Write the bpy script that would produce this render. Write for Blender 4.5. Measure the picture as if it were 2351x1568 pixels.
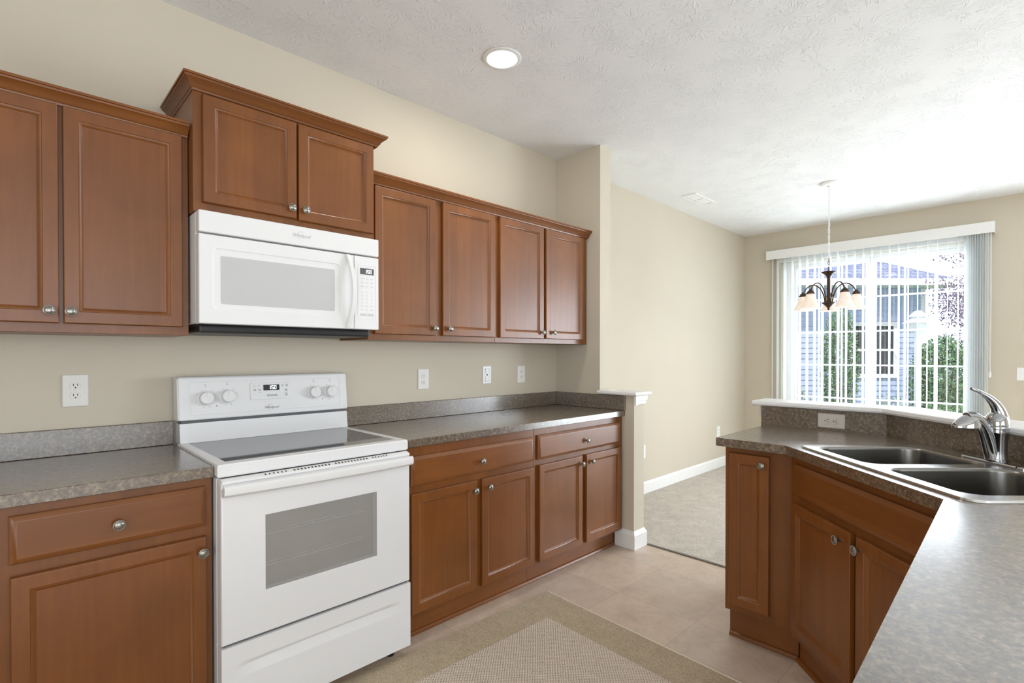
import bpy, bmesh, math, random
from mathutils import Vector, Matrix

scene = bpy.context.scene
for o in list(bpy.data.objects):
    bpy.data.objects.remove(o, do_unlink=True)
COL = scene.collection
PI = math.pi
random.seed(7)

# ------------------------------------------------------------------ camera
YAW = 0.7755
CAM = Vector((-0.5112, -2.6336, 1.3434))
cd = bpy.data.cameras.new('camera')
cam = bpy.data.objects.new('camera', cd)
COL.objects.link(cam)
cam.location = CAM
cam.rotation_euler = (PI / 2 - 0.0085, 0, -YAW)
cd.sensor_width = 36.0
cd.lens = 1178.2 * 36.0 / 2351.0
cd.shift_y = 40.0 / 2351.0
cd.clip_start = 0.05
cd.clip_end = 200
scene.camera = cam

# ------------------------------------------------------------------ sky, sun, exposure
scene.view_settings.view_transform = 'Standard'
scene.view_settings.look = 'None'
scene.view_settings.exposure = 0.04
scene.view_settings.gamma = 1.0
scene.view_settings.use_curve_mapping = False
scene.cycles.use_denoising = True
scene.cycles.max_bounces = 10
scene.cycles.diffuse_bounces = 6
scene.cycles.sample_clamp_indirect = 8.0

world = bpy.data.worlds.new('sky')
scene.world = world
world.use_nodes = True
_bg = world.node_tree.nodes['Background']
_bg.inputs[0].default_value = (0.80, 0.89, 1.0, 1)
_bg.inputs[1].default_value = 1.45

sun_d = bpy.data.lights.new('sun', 'SUN')
sun = bpy.data.objects.new('sun', sun_d)
COL.objects.link(sun)
sun.location = (-6, -8, 14)
sun.rotation_euler = Vector((0.62, 0.42, -1.25)).to_track_quat('-Z', 'Y').to_euler()
sun_d.energy = 4.0
sun_d.angle = 0.01
sun_d.color = (1.0, 0.96, 0.9)


def window_or_fill_light(name, loc, direction, sx, sy, power, color=(0.82, 0.905, 1.0)):
    """Area lamp"""
    d = bpy.data.lights.new(name, 'AREA')
    d.shape = 'RECTANGLE'
    d.size, d.size_y = sx, sy
    d.energy = power
    d.color = color
    o = bpy.data.objects.new(name, d)
    COL.objects.link(o)
    o.location = loc
    o.rotation_euler = Vector(direction).to_track_quat('-Z', 'Y').to_euler()
    return o


CEIL = 2.86
XF = 6.283          # window wall
XB = -2.7           # wall behind the kitchen
YB = -6.6           # wall at the far side of the living space
window_or_fill_light('daylight_dining_window', (XF + 0.36, -1.36, 1.40), (-1, 0, -0.04), 1.80, 2.15, 105)
window_or_fill_light('daylight_patio_door', (XF + 0.36, -4.125, 1.24), (-1, 0, -0.04), 2.55, 2.40, 305)
window_or_fill_light('daylight_side_window', (XF + 0.36, -6.0, 1.42), (-1, 0, -0.04), 0.80, 2.0, 75)
window_or_fill_light('rear_fill_light', (-0.6, YB - 0.36, 1.40), (0, 1, 0.12), 3.4, 2.15, 68, (0.88, 0.94, 1.0))  # added fill from behind the camera, brightens the cabinet fronts; window invented
window_or_fill_light('kitchen_fill_light', (XB - 0.36, -3.6, 1.42), (1, 0, 0.12), 2.6, 2.1, 46, (0.88, 0.94, 1.0))  # added fill lamp for the kitchen side, at an invented window


# ------------------------------------------------------------------ helpers
class MB:
    """collects shapes into one bmesh"""

    def __init__(self):
        self.bm = bmesh.new()

    def face(self, vs):
        try:
            return self.bm.faces.new(vs)
        except ValueError:
            return None

    def v(self, p):
        return self.bm.verts.new(p)

    def box(self, x0, x1, y0, y1, z0, z1, bev=0.0, seg=2):
        x0, x1 = sorted((x0, x1)); y0, y1 = sorted((y0, y1)); z0, z1 = sorted((z0, z1))
        vs = [self.v((x, y, z)) for x in (x0, x1) for y in (y0, y1) for z in (z0, z1)]
        F = [(0, 1, 3, 2), (4, 6, 7, 5), (0, 4, 5, 1), (2, 3, 7, 6), (0, 2, 6, 4), (1, 5, 7, 3)]
        fs = [self.face([vs[i] for i in f]) for f in F]
        if bev > 0:
            es = list({e for f in fs for e in f.edges})
            bmesh.ops.bevel(self.bm, geom=es, offset=bev, segments=seg, profile=0.5, affect='EDGES')
        return self

    def loft(self, loops, cap0=True, cap1=True, closed=True):
        L = [[self.v(p) for p in lp] for lp in loops]
        n = len(L[0])
        for a, b in zip(L, L[1:]):
            for i in range(n if closed else n - 1):
                j = (i + 1) % n
                self.face([a[i], a[j], b[j], b[i]])
        if cap0:
            self.face(L[0][::-1])
        if cap1:
            self.face(L[-1])
        return self

    def lathe(self, prof, c=(0, 0, 0), n=24, M=None, cap0=True, cap1=True):
        loops = []
        for r, z in prof:
            lp = []
            for i in range(n):
                a = 2 * PI * i / n
                p = Vector((r * math.cos(a), r * math.sin(a), z))
                if M is not None:
                    p = M @ p
                lp.append(p + Vector(c))
            loops.append(lp)
        return self.loft(loops, cap0, cap1)

    def tube(self, pts, rad, n=10, cap=True, sx=1.0):
        pts = [Vector(p) for p in pts]
        if not isinstance(rad, (list, tuple)):
            rad = [rad] * len(pts)
        t0 = (pts[1] - pts[0]).normalized()
        up = Vector((0, 0, 1)) if abs(t0.z) < 0.9 else Vector((1, 0, 0))
        nrm = t0.cross(up).normalized()
        loops = []
        for i, p in enumerate(pts):
            a = pts[max(i - 1, 0)]; b = pts[min(i + 1, len(pts) - 1)]
            t = (b - a).normalized()
            nrm = (nrm - t * nrm.dot(t)).normalized()
            bi = t.cross(nrm)
            loops.append([p + (nrm * math.cos(2 * PI * k / n) * sx + bi * math.sin(2 * PI * k / n)) * rad[i] for k in range(n)])
        return self.loft(loops, cap, cap)

    def ring(self, pts, rad, n=8):
        """closed tube"""
        pts = [Vector(p) for p in pts]
        m = len(pts)
        L = []
        cen = sum(pts, Vector()) / m
        pl = (pts[0] - cen).cross(pts[m // 4] - cen).normalized()
        for i, p in enumerate(pts):
            t = (pts[(i + 1) % m] - pts[i - 1]).normalized()
            b = t.cross(pl)
            L.append([self.v(p + (pl * math.cos(2 * PI * k / n) + b * math.sin(2 * PI * k / n)) * rad) for k in range(n)])
        for i in range(m):
            a, b2 = L[i], L[(i + 1) % m]
            for k in range(n):
                self.face([a[k], a[(k + 1) % n], b2[(k + 1) % n], b2[k]])
        return self

    def prism(self, poly, z0, z1):
        return self.loft([[(x, y, z0) for x, y in poly], [(x, y, z1) for x, y in poly]])

    def prism_axis(self, poly, a0, a1, axis):
        """poly in the two other axes (in xyz order), extruded along axis"""
        def P(u, w, a):
            return {'x': (a, u, w), 'y': (u, a, w), 'z': (u, w, a)}[axis]
        return self.loft([[P(u, w, a0) for u, w in poly], [P(u, w, a1) for u, w in poly]])

    def plate_hole(self, outer, holes, z0, z1):
        """flat slab with holes"""
        edges = []
        for lp in [outer] + holes:
            vs = [self.v((x, y, z1)) for x, y in lp]
            edges += [self.bm.edges.new((vs[i], vs[(i + 1) % len(vs)])) for i in range(len(vs))]
        res = bmesh.ops.triangle_fill(self.bm, use_beauty=True, use_dissolve=False, edges=edges)
        fs = [g for g in res['geom'] if isinstance(g, bmesh.types.BMFace)]
        ex = bmesh.ops.extrude_face_region(self.bm, geom=fs)
        vs = [g for g in ex['geom'] if isinstance(g, bmesh.types.BMVert)]
        bmesh.ops.translate(self.bm, verts=vs, vec=(0, 0, z0 - z1))
        return self

    def mesh(self, name, smooth=35):
        bmesh.ops.recalc_face_normals(self.bm, faces=self.bm.faces[:])
        me = bpy.data.meshes.new(name)
        self.bm.to_mesh(me)
        self.bm.free()
        if smooth:
            for p in me.polygons:
                p.use_smooth = True
            me.set_sharp_from_angle(angle=math.radians(smooth))
        return me


def obj(name, mb, mat, parent=None, smooth=35, label=None):
    me = mb.mesh(name, smooth) if isinstance(mb, MB) else mb
    if mat is not None and not me.materials:
        me.materials.append(mat)
    o = bpy.data.objects.new(name, me)
    COL.objects.link(o)
    if smooth and isinstance(mb, MB):
        wn = o.modifiers.new('even shading', 'WEIGHTED_NORMAL')
        wn.weight = 90
        wn.keep_sharp = True
    if parent is not None:
        o.parent = parent
    if label:
        o['label'] = label
    return o


def tag(o, label, cat, group=None):
    o['label'] = label
    o['category'] = cat
    if group:
        o['group'] = group
    return o


def thing(name, label, cat, loc=(0, 0, 0), rotz=0.0, group=None):
    o = bpy.data.objects.new(name, None)
    o.empty_display_size = 0.05
    COL.objects.link(o)
    o.location = loc
    o.rotation_euler = (0, 0, rotz)
    return tag(o, label, cat, group)


def struct(name, mb, mat, parent=None, smooth=35):
    o = obj(name, mb, mat, parent, smooth)
    if parent is None:
        o['kind'] = 'structure'
    return o


def copy_tree(o, parent=None):
    c = o.copy()
    COL.objects.link(c)
    if parent is not None:
        c.parent = parent
    for ch in list(o.children):
        copy_tree(ch, c)
    return c


def rrect(u0, u1, w0, w1, r, n=5):
    pts = []
    for cx, cy, a0 in ((u1 - r, w1 - r, 0), (u0 + r, w1 - r, PI / 2), (u0 + r, w0 + r, PI), (u1 - r, w0 + r, 1.5 * PI)):
        for i in range(n + 1):
            a = a0 + PI / 2 * i / n
            pts.append((cx + r * math.cos(a), cy + r * math.sin(a)))
    return pts


# ------------------------------------------------------------------ materials
class NT:
    def __init__(self, name):
        self.m = bpy.data.materials.new(name)
        self.m.use_nodes = True
        self.t = self.m.node_tree
        self.b = self.t.nodes['Principled BSDF']
        self.out = self.t.nodes['Material Output']

    def n(self, typ, **kw):
        nd = self.t.nodes.new(typ)
        for k, v in kw.items():
            setattr(nd, k, v)
        return nd

    def set(self, nd, **kw):
        for k, v in kw.items():
            nd.inputs[k.replace('_', ' ')].default_value = v
        return nd

    def l(self, a, b):
        self.t.links.new(a, b)

    def coords(self, scale=(1, 1, 1), rot=(0, 0, 0), obj_random=False):
        tc = self.n('ShaderNodeTexCoord')
        mp = self.n('ShaderNodeMapping')
        mp.inputs['Scale'].default_value = scale
        mp.inputs['Rotation'].default_value = rot
        src = tc.outputs['Object']
        if obj_random:
            oi = self.n('ShaderNodeObjectInfo')
            ad = self.n('ShaderNodeVectorMath', operation='ADD')
            mul = self.n('ShaderNodeMath', operation='MULTIPLY')
            mul.inputs[1].default_value = 37.0
            self.l(oi.outputs['Random'], mul.inputs[0])
            self.l(src, ad.inputs[0])
            self.l(mul.outputs[0], ad.inputs[1])
            src = ad.outputs[0]
        self.l(src, mp.inputs['Vector'])
        return mp.outputs[0]

    def noise(self, vec, scale, detail=4, rough=0.55, dist=0.0):
        nd = self.n('ShaderNodeTexNoise')
        self.set(nd, Scale=scale, Detail=detail, Roughness=rough, Distortion=dist)
        self.l(vec, nd.inputs['Vector'])
        return nd.outputs['Fac']

    def ramp(self, fac, stops):
        r = self.n('ShaderNodeValToRGB')
        e = r.color_ramp.elements
        while len(e) > 1:
            e.remove(e[-1])
        e[0].position = stops[0][0]; e[0].color = (*stops[0][1], 1)
        for p, c in stops[1:]:
            x = e.new(p); x.color = (*c, 1)
        self.l(fac, r.inputs[0])
        return r.outputs[0]

    def mix(self, fac, a, b, mode='MIX'):
        m = self.n('ShaderNodeMix', data_type='RGBA', blend_type=mode)
        if isinstance(fac, (int, float)):
            m.inputs[0].default_value = fac
        else:
            self.l(fac, m.inputs[0])
        for s, i in ((a, 6), (b, 7)):
            if isinstance(s, tuple):
                m.inputs[i].default_value = (*s, 1)
            else:
                self.l(s, m.inputs[i])
        return m.outputs[2]

    def math(self, op, a, b=None):
        m = self.n('ShaderNodeMath', operation=op)
        for s, i in ((a, 0), (b, 1)):
            if s is None:
                continue
            if isinstance(s, (int, float)):
                m.inputs[i].default_value = s
            else:
                self.l(s, m.inputs[i])
        return m.outputs[0]

    def bump(self, h, strength=0.3, dist=0.01):
        b = self.n('ShaderNodeBump')
        b.inputs['Strength'].default_value = strength
        b.inputs['Distance'].default_value = dist
        self.l(h, b.inputs['Height'])
        self.l(b.outputs[0], self.b.inputs['Normal'])

    def base(self, c):
        if isinstance(c, tuple):
            self.b.inputs['Base Color'].default_value = (*c, 1)
        else:
            self.l(c, self.b.inputs['Base Color'])

    def p(self, **kw):
        for k, v in kw.items():
            self.b.inputs[k.replace('_', ' ')].default_value = v
        return self


def plain(name, c, rough=0.5, metal=0.0, spec=0.5, var=0.04, vscale=6.0, **kw):
    """one colour with a faint procedural unevenness"""
    t = NT(name)
    f = t.noise(t.coords(), vscale, 3)
    d = tuple(x * (1 - var) for x in c)
    e = tuple(min(1.0, x * (1 + var)) for x in c)
    t.base(t.ramp(f, [(0.3, d), (0.7, e)]))
    t.p(Roughness=rough, Metallic=metal, **{'Specular_IOR_Level': spec})
    for k, v in kw.items():
        t.b.inputs[k.replace('_', ' ')].default_value = v
    return t.m


def wood(name, vertical=True):
    t = NT(name)
    sc = (16, 16, 1.1) if vertical else (1.1, 16, 16)
    v = t.coords(sc, obj_random=True)
    g = t.noise(v, 3.0, 7, 0.62, 0.25)
    v2 = t.coords((1, 1, 1), obj_random=True)
    m = t.noise(v2, 3.2, 3, 0.5, 0.6)
    c = t.ramp(g, [(0.2, (0.170, 0.052, 0.0080)), (0.5, (0.195, 0.063, 0.0100)), (0.82, (0.220, 0.075, 0.0130))])
    k = t.ramp(m, [(0.3, (0.86, 0.84, 0.82)), (0.7, (1.1, 1.1, 1.1))])
    # boards glued edge to edge, each a little different in tone
    sp = t.n('ShaderNodeSeparateXYZ')
    t.l(v2, sp.inputs[0])
    wn = t.n('ShaderNodeTexWhiteNoise', noise_dimensions='1D')
    t.l(t.math('FLOOR', t.math('MULTIPLY', sp.outputs[0 if vertical else 2], 10.5)), wn.inputs['W'])
    bd = t.ramp(wn.outputs['Value'], [(0.0, (0.90, 0.89, 0.88)), (1.0, (1.07, 1.07, 1.07))])
    t.base(t.mix(1.0, t.mix(1.0, c, k, 'MULTIPLY'), bd, 'MULTIPLY'))
    t.p(Roughness=0.36, **{'Specular_IOR_Level': 0.5, 'Coat_Weight': 0.2, 'Coat_Roughness': 0.24})
    t.bump(g, 0.05, 0.002)
    return t.m


def laminate():
    t = NT('speckled brown laminate')
    v = t.coords()
    a = t.noise(v, 95, 5, 0.62, 0.5)
    b = t.noise(v, 22, 5, 0.65, 0.8)
    c = t.noise(v, 160, 4, 0.6)
    c1 = t.ramp(a, [(0.37, (0.016, 0.010, 0.006)), (0.46, (0.078, 0.050, 0.027)), (0.55, (0.170, 0.118, 0.068)), (0.66, (0.34, 0.268, 0.185))])
    c2 = t.ramp(b, [(0.34, (0.064, 0.041, 0.022)), (0.52, (0.133, 0.090, 0.051)), (0.70, (0.182, 0.144, 0.098))])
    m = t.mix(0.38, c1, c2)
    k = t.ramp(c, [(0.35, (0.70, 0.70, 0.70)), (0.65, (1.15, 1.15, 1.15))])
    t.base(t.mix(0.8, m, k, 'MULTIPLY'))
    t.p(Roughness=0.42, **{'Specular_IOR_Level': 0.9, 'Coat_Weight': 1.0, 'Coat_Roughness': 0.2, 'Coat_IOR': 1.75})
    return t.m


def vinyl():
    t = NT('stone look vinyl tile')
    tc = t.n('ShaderNodeTexCoord')
    mp = t.n('ShaderNodeMapping')
    mp.inputs['Location'].default_value = (-0.111, 0.076, 0)
    t.l(tc.outputs['Object'], mp.inputs['Vector'])
    br = t.n('ShaderNodeTexBrick')
    br.offset = 0.0
    t.set(br, Scale=1.0, Mortar_Size=0.0025, Mortar_Smooth=0.1, Bias=0.0, Brick_Width=0.457, Row_Height=0.457)
    br.inputs['Color1'].default_value = (0.93, 0.93, 0.93, 1)
    br.inputs['Color2'].default_value = (1.05, 1.03, 1.0, 1)
    br.inputs['Mortar'].default_value = (0.82, 0.80, 0.77, 1)
    t.l(mp.outputs[0], br.inputs['Vector'])
    v = t.coords()
    a = t.noise(v, 8, 10, 0.74, 0.8)
    b = t.noise(v, 2.2, 4, 0.5, 0.3)
    c1 = t.ramp(a, [(0.26, (0.36, 0.27, 0.195)), (0.40, (0.51, 0.405, 0.31)), (0.55, (0.60, 0.49, 0.39)), (0.75, (0.71, 0.61, 0.51))])
    c2 = t.ramp(b, [(0.3, (0.60, 0.465, 0.35)), (0.7, (0.64, 0.545, 0.455))])
    fl = t.noise(v, 60, 3, 0.6)
    fk = t.ramp(fl, [(0.27, (0.72, 0.69, 0.66)), (0.36, (1.0, 1.0, 1.0))])
    t.base(t.mix(1.0, t.mix(1.0, t.mix(0.35, c1, c2), br.outputs['Color'], 'MULTIPLY'), fk, 'MULTIPLY'))
    t.p(Roughness=0.38, **{'Specular_IOR_Level': 0.45})
    t.bump(br.outputs['Fac'], -0.2, 0.002)
    return t.m


def carpet_mat():
    t = NT('cut pile carpet')
    v = t.coords()
    a = t.noise(v, 130, 4, 0.7)
    b = t.noise(v, 9, 4, 0.6, 0.5)
    c = t.ramp(a, [(0.3, (0.47, 0.42, 0.36)), (0.6, (0.73, 0.67, 0.59)), (0.8, (0.86, 0.80, 0.72))])
    k = t.ramp(b, [(0.3, (0.88, 0.88, 0.88)), (0.7, (1.08, 1.08, 1.08))])
    t.base(t.mix(1.0, c, k, 'MULTIPLY'))
    t.p(Roughness=0.95, **{'Specular_IOR_Level': 0.1})
    t.bump(a, 0.9, 0.012)
    return t.m


def rug_border():
    t = NT('flat woven olive beige border')
    v = t.coords()
    a = t.noise(v, 210, 3, 0.7)
    b = t.noise(v, 12, 4, 0.6)
    c = t.ramp(a, [(0.28, (0.30, 0.237, 0.155)), (0.55, (0.495, 0.41, 0.295)), (0.8, (0.64, 0.555, 0.43))])
    k = t.ramp(b, [(0.3, (0.92, 0.92, 0.9)), (0.7, (1.06, 1.06, 1.06))])
    t.base(t.mix(1.0, c, k, 'MULTIPLY'))
    t.p(Roughness=0.95, **{'Specular_IOR_Level': 0.1})
    t.bump(a, 0.6, 0.004)
    return t.m


def rug_weave():
    t = NT('basket woven beige field')
    tc = t.n('ShaderNodeTexCoord')
    nz = t.n('ShaderNodeTexNoise'); t.set(nz, Scale=30.0, Detail=2)
    t.l(tc.outputs['Object'], nz.inputs['Vector'])
    mixv = t.n('ShaderNodeMix', data_type='VECTOR'); mixv.inputs[0].default_value = 0.009
    t.l(tc.outputs['Object'], mixv.inputs[4]); t.l(nz.outputs['Color'], mixv.inputs[5])
    sep = t.n('ShaderNodeSeparateXYZ'); t.l(mixv.outputs[1], sep.inputs[0])
    K = 2 * PI / 0.0215
    sx = t.math('SINE', t.math('MULTIPLY', t.math('ADD', sep.outputs[0], sep.outputs[1]), K * 0.72))
    sy = t.math('SINE', t.math('MULTIPLY', t.math('SUBTRACT', sep.outputs[0], sep.outputs[1]), K * 0.72))
    h = t.math('ADD', t.math('MULTIPLY', t.math('ADD', t.math('ABSOLUTE', sx), t.math('ABSOLUTE', sy)), 0.5), 0.0)
    fine = t.noise(t.coords(), 260, 2)
    hh = t.math('ADD', h, t.math('MULTIPLY', t.math('SUBTRACT', fine, 0.5), 0.5))
    t.base(t.ramp(hh, [(0.10, (0.21, 0.158, 0.108)), (0.36, (0.54, 0.45, 0.35)), (0.85, (0.71, 0.62, 0.51))]))
    t.p(Roughness=0.95, **{'Specular_IOR_Level': 0.1})
    t.bump(hh, 0.8, 0.006)
    return t.m


def ceiling_mat():
    t = NT('stomped ceiling texture')
    tc = t.n('ShaderNodeTexCoord')
    wn = t.n('ShaderNodeTexNoise'); t.set(wn, Scale=3.0, Detail=2)
    t.l(tc.outputs['Object'], wn.inputs['Vector'])
    mixv = t.n('ShaderNodeMix', data_type='VECTOR'); mixv.inputs[0].default_value = 0.06
    t.l(tc.outputs['Object'], mixv.inputs[4]); t.l(wn.outputs['Color'], mixv.inputs[5])
    hs = []
    for off, sc in ((0.0, 4.6), (7.3, 5.6)):
        mp = t.n('ShaderNodeMapping'); mp.inputs['Location'].default_value = (off, off * 0.7, 0)
        t.l(mixv.outputs[1], mp.inputs[0])
        vo = t.n('ShaderNodeTexVoronoi', voronoi_dimensions='2D', feature='F1'); t.set(vo, Scale=sc)
        t.l(mp.outputs[0], vo.inputs['Vector'])
        d = t.n('ShaderNodeVectorMath', operation='SUBTRACT')
        t.l(mp.outputs[0], d.inputs[0]); t.l(vo.outputs['Position'], d.inputs[1])
        s = t.n('ShaderNodeSeparateXYZ'); t.l(d.outputs[0], s.inputs[0])
        ang = t.math('ARCTAN2', s.outputs[1], s.outputs[0])
        sc2 = t.n('ShaderNodeSeparateXYZ'); t.l(vo.outputs['Color'], sc2.inputs[0])
        cb = t.n('ShaderNodeCombineXYZ')
        t.l(t.math('MULTIPLY', ang, 3.2), cb.inputs[0])
        t.l(t.math('MULTIPLY', sc2.outputs[0], 40.0), cb.inputs[1])
        t.l(t.math('MULTIPLY', vo.outputs['Distance'], 2.2), cb.inputs[2])
        st = t.noise(cb.outputs[0], 2.6, 2, 0.5)
        r = t.n('ShaderNodeMapRange'); r.inputs[1].default_value = 0.56; r.inputs[2].default_value = 0.66
        t.l(st, r.inputs[0])
        f = t.n('ShaderNodeMapRange'); f.inputs[1].default_value = 0.62; f.inputs[2].default_value = 0.30
        t.l(vo.outputs['Distance'], f.inputs[0])
        hs.append(t.math('MULTIPLY', r.outputs[0], f.outputs[0]))
    h = t.math('MAXIMUM', hs[0], hs[1])
    t.base((0.82, 0.825, 0.83))
    t.p(Roughness=0.9, **{'Specular_IOR_Level': 0.15})
    t.bump(h, 0.55, 0.006)
    return t.m


def siding_mat():
    return plain('blue grey clapboard', (0.40, 0.47, 0.70), 0.6, var=0.06)


def shingle_mat():
    t = NT('grey roof shingles')
    br = t.n('ShaderNodeTexBrick')
    t.set(br, Scale=1.0, Mortar_Size=0.012, Brick_Width=0.34, Row_Height=0.16)
    br.inputs['Color1'].default_value = (0.17, 0.20, 0.34, 1)
    br.inputs['Color2'].default_value = (0.25, 0.28, 0.43, 1)
    br.inputs['Mortar'].default_value = (0.08, 0.09, 0.15, 1)
    t.l(t.coords(), br.inputs['Vector'])
    t.base(br.outputs['Color'])
    t.p(Roughness=0.9)
    return t.m


def leaf_mat(name, a, b):
    t = NT(name)
    f = t.noise(t.coords(), 9, 4, 0.7)
    t.base(t.ramp(f, [(0.3, a), (0.7, b)]))
    t.p(Roughness=0.6)
    return t.m


def glass_mat(name, tint=(1, 1, 1), rough=0.0):
    t = NT(name)
    tr = t.n('ShaderNodeBsdfTransparent'); tr.inputs[0].default_value = (*tint, 1)
    gl = t.n('ShaderNodeBsdfGlossy'); gl.inputs['Roughness'].default_value = rough
    lw = t.n('ShaderNodeLayerWeight'); lw.inputs[0].default_value = 0.5
    fr = t.math('ADD', t.math('MULTIPLY', t.math('POWER', lw.outputs['Facing'], 5.0), 0.9), 0.04)
    mx = t.n('ShaderNodeMixShader')
    t.l(fr, mx.inputs[0]); t.l(tr.outputs[0], mx.inputs[1]); t.l(gl.outputs[0], mx.inputs[2])
    t.l(mx.outputs[0], t.out.inputs[0])
    return t.m


def emit(name, c, s):
    t = NT(name)
    t.base((0.8, 0.8, 0.8))
    t.b.inputs['Emission Color'].default_value = (*c, 1)
    t.b.inputs['Emission Strength'].default_value = s
    return t.m


def brushed(name, c, rough):
    t = NT(name)
    v = t.coords((4, 90, 4))
    f = t.noise(v, 6, 3)
    t.base(t.ramp(f, [(0.3, tuple(x * 0.9 for x in c)), (0.7, c)]))
    t.p(Roughness=rough, Metallic=1.0)
    return t.m


M = {}
M['wood'] = wood('reddish brown maple', True)
M['woodh'] = wood('reddish brown maple crosswise', False)
M['counter'] = laminate()
M['vinyl'] = vinyl()
M['carpet'] = carpet_mat()
M['rugb'] = rug_border()
M['rugw'] = rug_weave()
M['ceiling'] = ceiling_mat()
M['wall'] = plain('tan wall paint', (0.60, 0.543, 0.440), 0.75, spec=0.25, var=0.015, vscale=2)
M['trim'] = plain('white gloss trim paint', (0.84, 0.84, 0.83), 0.35, var=0.01)
M['enamel'] = plain('white appliance enamel', (0.80, 0.80, 0.805), 0.18, var=0.008)
M['plastic'] = plain('white appliance plastic', (0.79, 0.79, 0.785), 0.35, var=0.01)
M['offwhite'] = plain('off white plastic', (0.76, 0.745, 0.70), 0.4, var=0.02)
M['ivory'] = plain('grey beige plate plastic', (0.62, 0.58, 0.53), 0.35, var=0.02)
M['black'] = plain('black plastic', (0.012, 0.012, 0.014), 0.4, var=0.1)
M['slot'] = plain('dark slot', (0.05, 0.045, 0.04), 0.6, var=0.1)
M['gap'] = plain('dark grey filler', (0.14, 0.14, 0.145), 0.5, var=0.05)  # dark grey of the slit strips and the spray button
M['mark'] = plain('pale grey print', (0.42, 0.42, 0.43), 0.5, var=0.05)
M['logo'] = plain('grey lettering', (0.33, 0.33, 0.34), 0.35, metal=0.3, var=0.05)
M['logow'] = plain('white raised lettering', (0.70, 0.70, 0.70), 0.25, var=0.03)
M['nickel'] = brushed('brushed nickel', (0.36, 0.345, 0.315), 0.28)
M['chrome'] = plain('polished chrome', (0.45, 0.455, 0.475), 0.06, metal=1.0, var=0.02)
M['steel'] = brushed('brushed stainless steel', (0.30, 0.29, 0.27), 0.30)
M['steel2'] = brushed('satin stainless rim', (0.62, 0.615, 0.60), 0.22)
M['bronze'] = plain('oil rubbed bronze', (0.060, 0.036, 0.024), 0.32, metal=0.7, var=0.15)
M['mwglass'] = plain('white screened oven glass', (0.55, 0.55, 0.555), 0.08, var=0.02, vscale=2)
M['hob'] = plain('grey ceramic hob glass', (0.115, 0.118, 0.122), 0.045, spec=0.9, var=0.08, vscale=180, IOR=1.75)
M['lcd'] = plain('dark display window', (0.030, 0.034, 0.040), 0.1, var=0.05)
M['lcd2'] = plain('grey display window', (0.11, 0.11, 0.12), 0.12, var=0.05)
M['digit'] = emit('lit display digits', (0.80, 0.88, 1.0), 2.2)
M['lens'] = emit('lit lamp lens', (1.0, 0.97, 0.92), 6.0)
M['glass'] = glass_mat('window glass')
M['vane'] = None
t = NT('translucent vinyl vane')
t.base((0.92, 0.93, 0.93))
t.p(Roughness=0.5)
_tl = t.n('ShaderNodeBsdfTranslucent'); _tl.inputs[0].default_value = (0.93, 0.95, 0.95, 1)
_mx = t.n('ShaderNodeMixShader'); _mx.inputs[0].default_value = 0.6
t.l(t.b.outputs[0], _mx.inputs[1]); t.l(_tl.outputs[0], _mx.inputs[2]); t.l(_mx.outputs[0], t.out.inputs[0])
M['vane'] = t.m
t = NT('frosted alabaster glass')
t.base(t.ramp(t.noise(t.coords(), 22, 5, 0.6, 1.5), [(0.3, (0.80, 0.66, 0.58)), (0.7, (0.93, 0.86, 0.80))]))
t.p(Roughness=0.4)
t.b.inputs['Emission Color'].default_value = (1.0, 0.78, 0.62, 1)
t.b.inputs['Emission Strength'].default_value = 0.22
M['shade'] = t.m
M['siding'] = siding_mat()
M['shingle'] = shingle_mat()
M['extwhite'] = plain('white exterior trim', (0.78, 0.80, 0.84), 0.6)
M['leafg'] = leaf_mat('green hedge leaves', (0.035, 0.11, 0.045), (0.16, 0.30, 0.12))
M['leafp'] = leaf_mat('purple tree leaves', (0.10, 0.055, 0.12), (0.26, 0.15, 0.27))
M['leafl'] = leaf_mat('pale shrub leaves', (0.10, 0.17, 0.13), (0.40, 0.48, 0.42))
M['bark'] = plain('bark', (0.12, 0.09, 0.10), 0.9, var=0.3, vscale=20)
M['lawn'] = leaf_mat('lawn grass', (0.10, 0.17, 0.06), (0.20, 0.28, 0.11))
M['brickout'] = plain('exterior sheathing', (0.5, 0.5, 0.52), 0.8)


# oven window: dark glass with a pale printed screen
def oven_glass():
    t = NT('printed oven door glass')
    tc = t.n('ShaderNodeTexCoord')
    vo = t.n('ShaderNodeTexVoronoi', feature='F1'); t.set(vo, Scale=420.0, Randomness=0.0)
    t.l(tc.outputs['Object'], vo.inputs['Vector'])
    t.base(t.ramp(vo.outputs['Distance'], [(0.3, (0.44, 0.435, 0.41)), (0.6, (0.56, 0.555, 0.53))]))
    t.p(Roughness=0.08, **{'Specular_IOR_Level': 0.6})
    tr = t.n('ShaderNodeBsdfTransparent')
    mx = t.n('ShaderNodeMixShader'); mx.inputs[0].default_value = 0.62
    t.l(t.b.outputs[0], mx.inputs[1]); t.l(tr.outputs[0], mx.inputs[2])
    t.l(mx.outputs[0], t.out.inputs[0])
    return t.m


M['ovenglass'] = oven_glass()
M['cavity'] = plain('enamelled oven cavity', (0.30, 0.24, 0.20), 0.5, var=0.2)
M['rack'] = plain('oven rack wire', (0.7, 0.68, 0.62), 0.3, metal=1.0)

# ------------------------------------------------------------------ the room
WT = 0.15
HW0, HW1 = 2.553, 2.68          # half wall by the cabinets
PW0, PW1 = 2.512, 2.64          # half wall of the peninsula
CAPB, CAPT = 1.0575, 1.086


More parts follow.
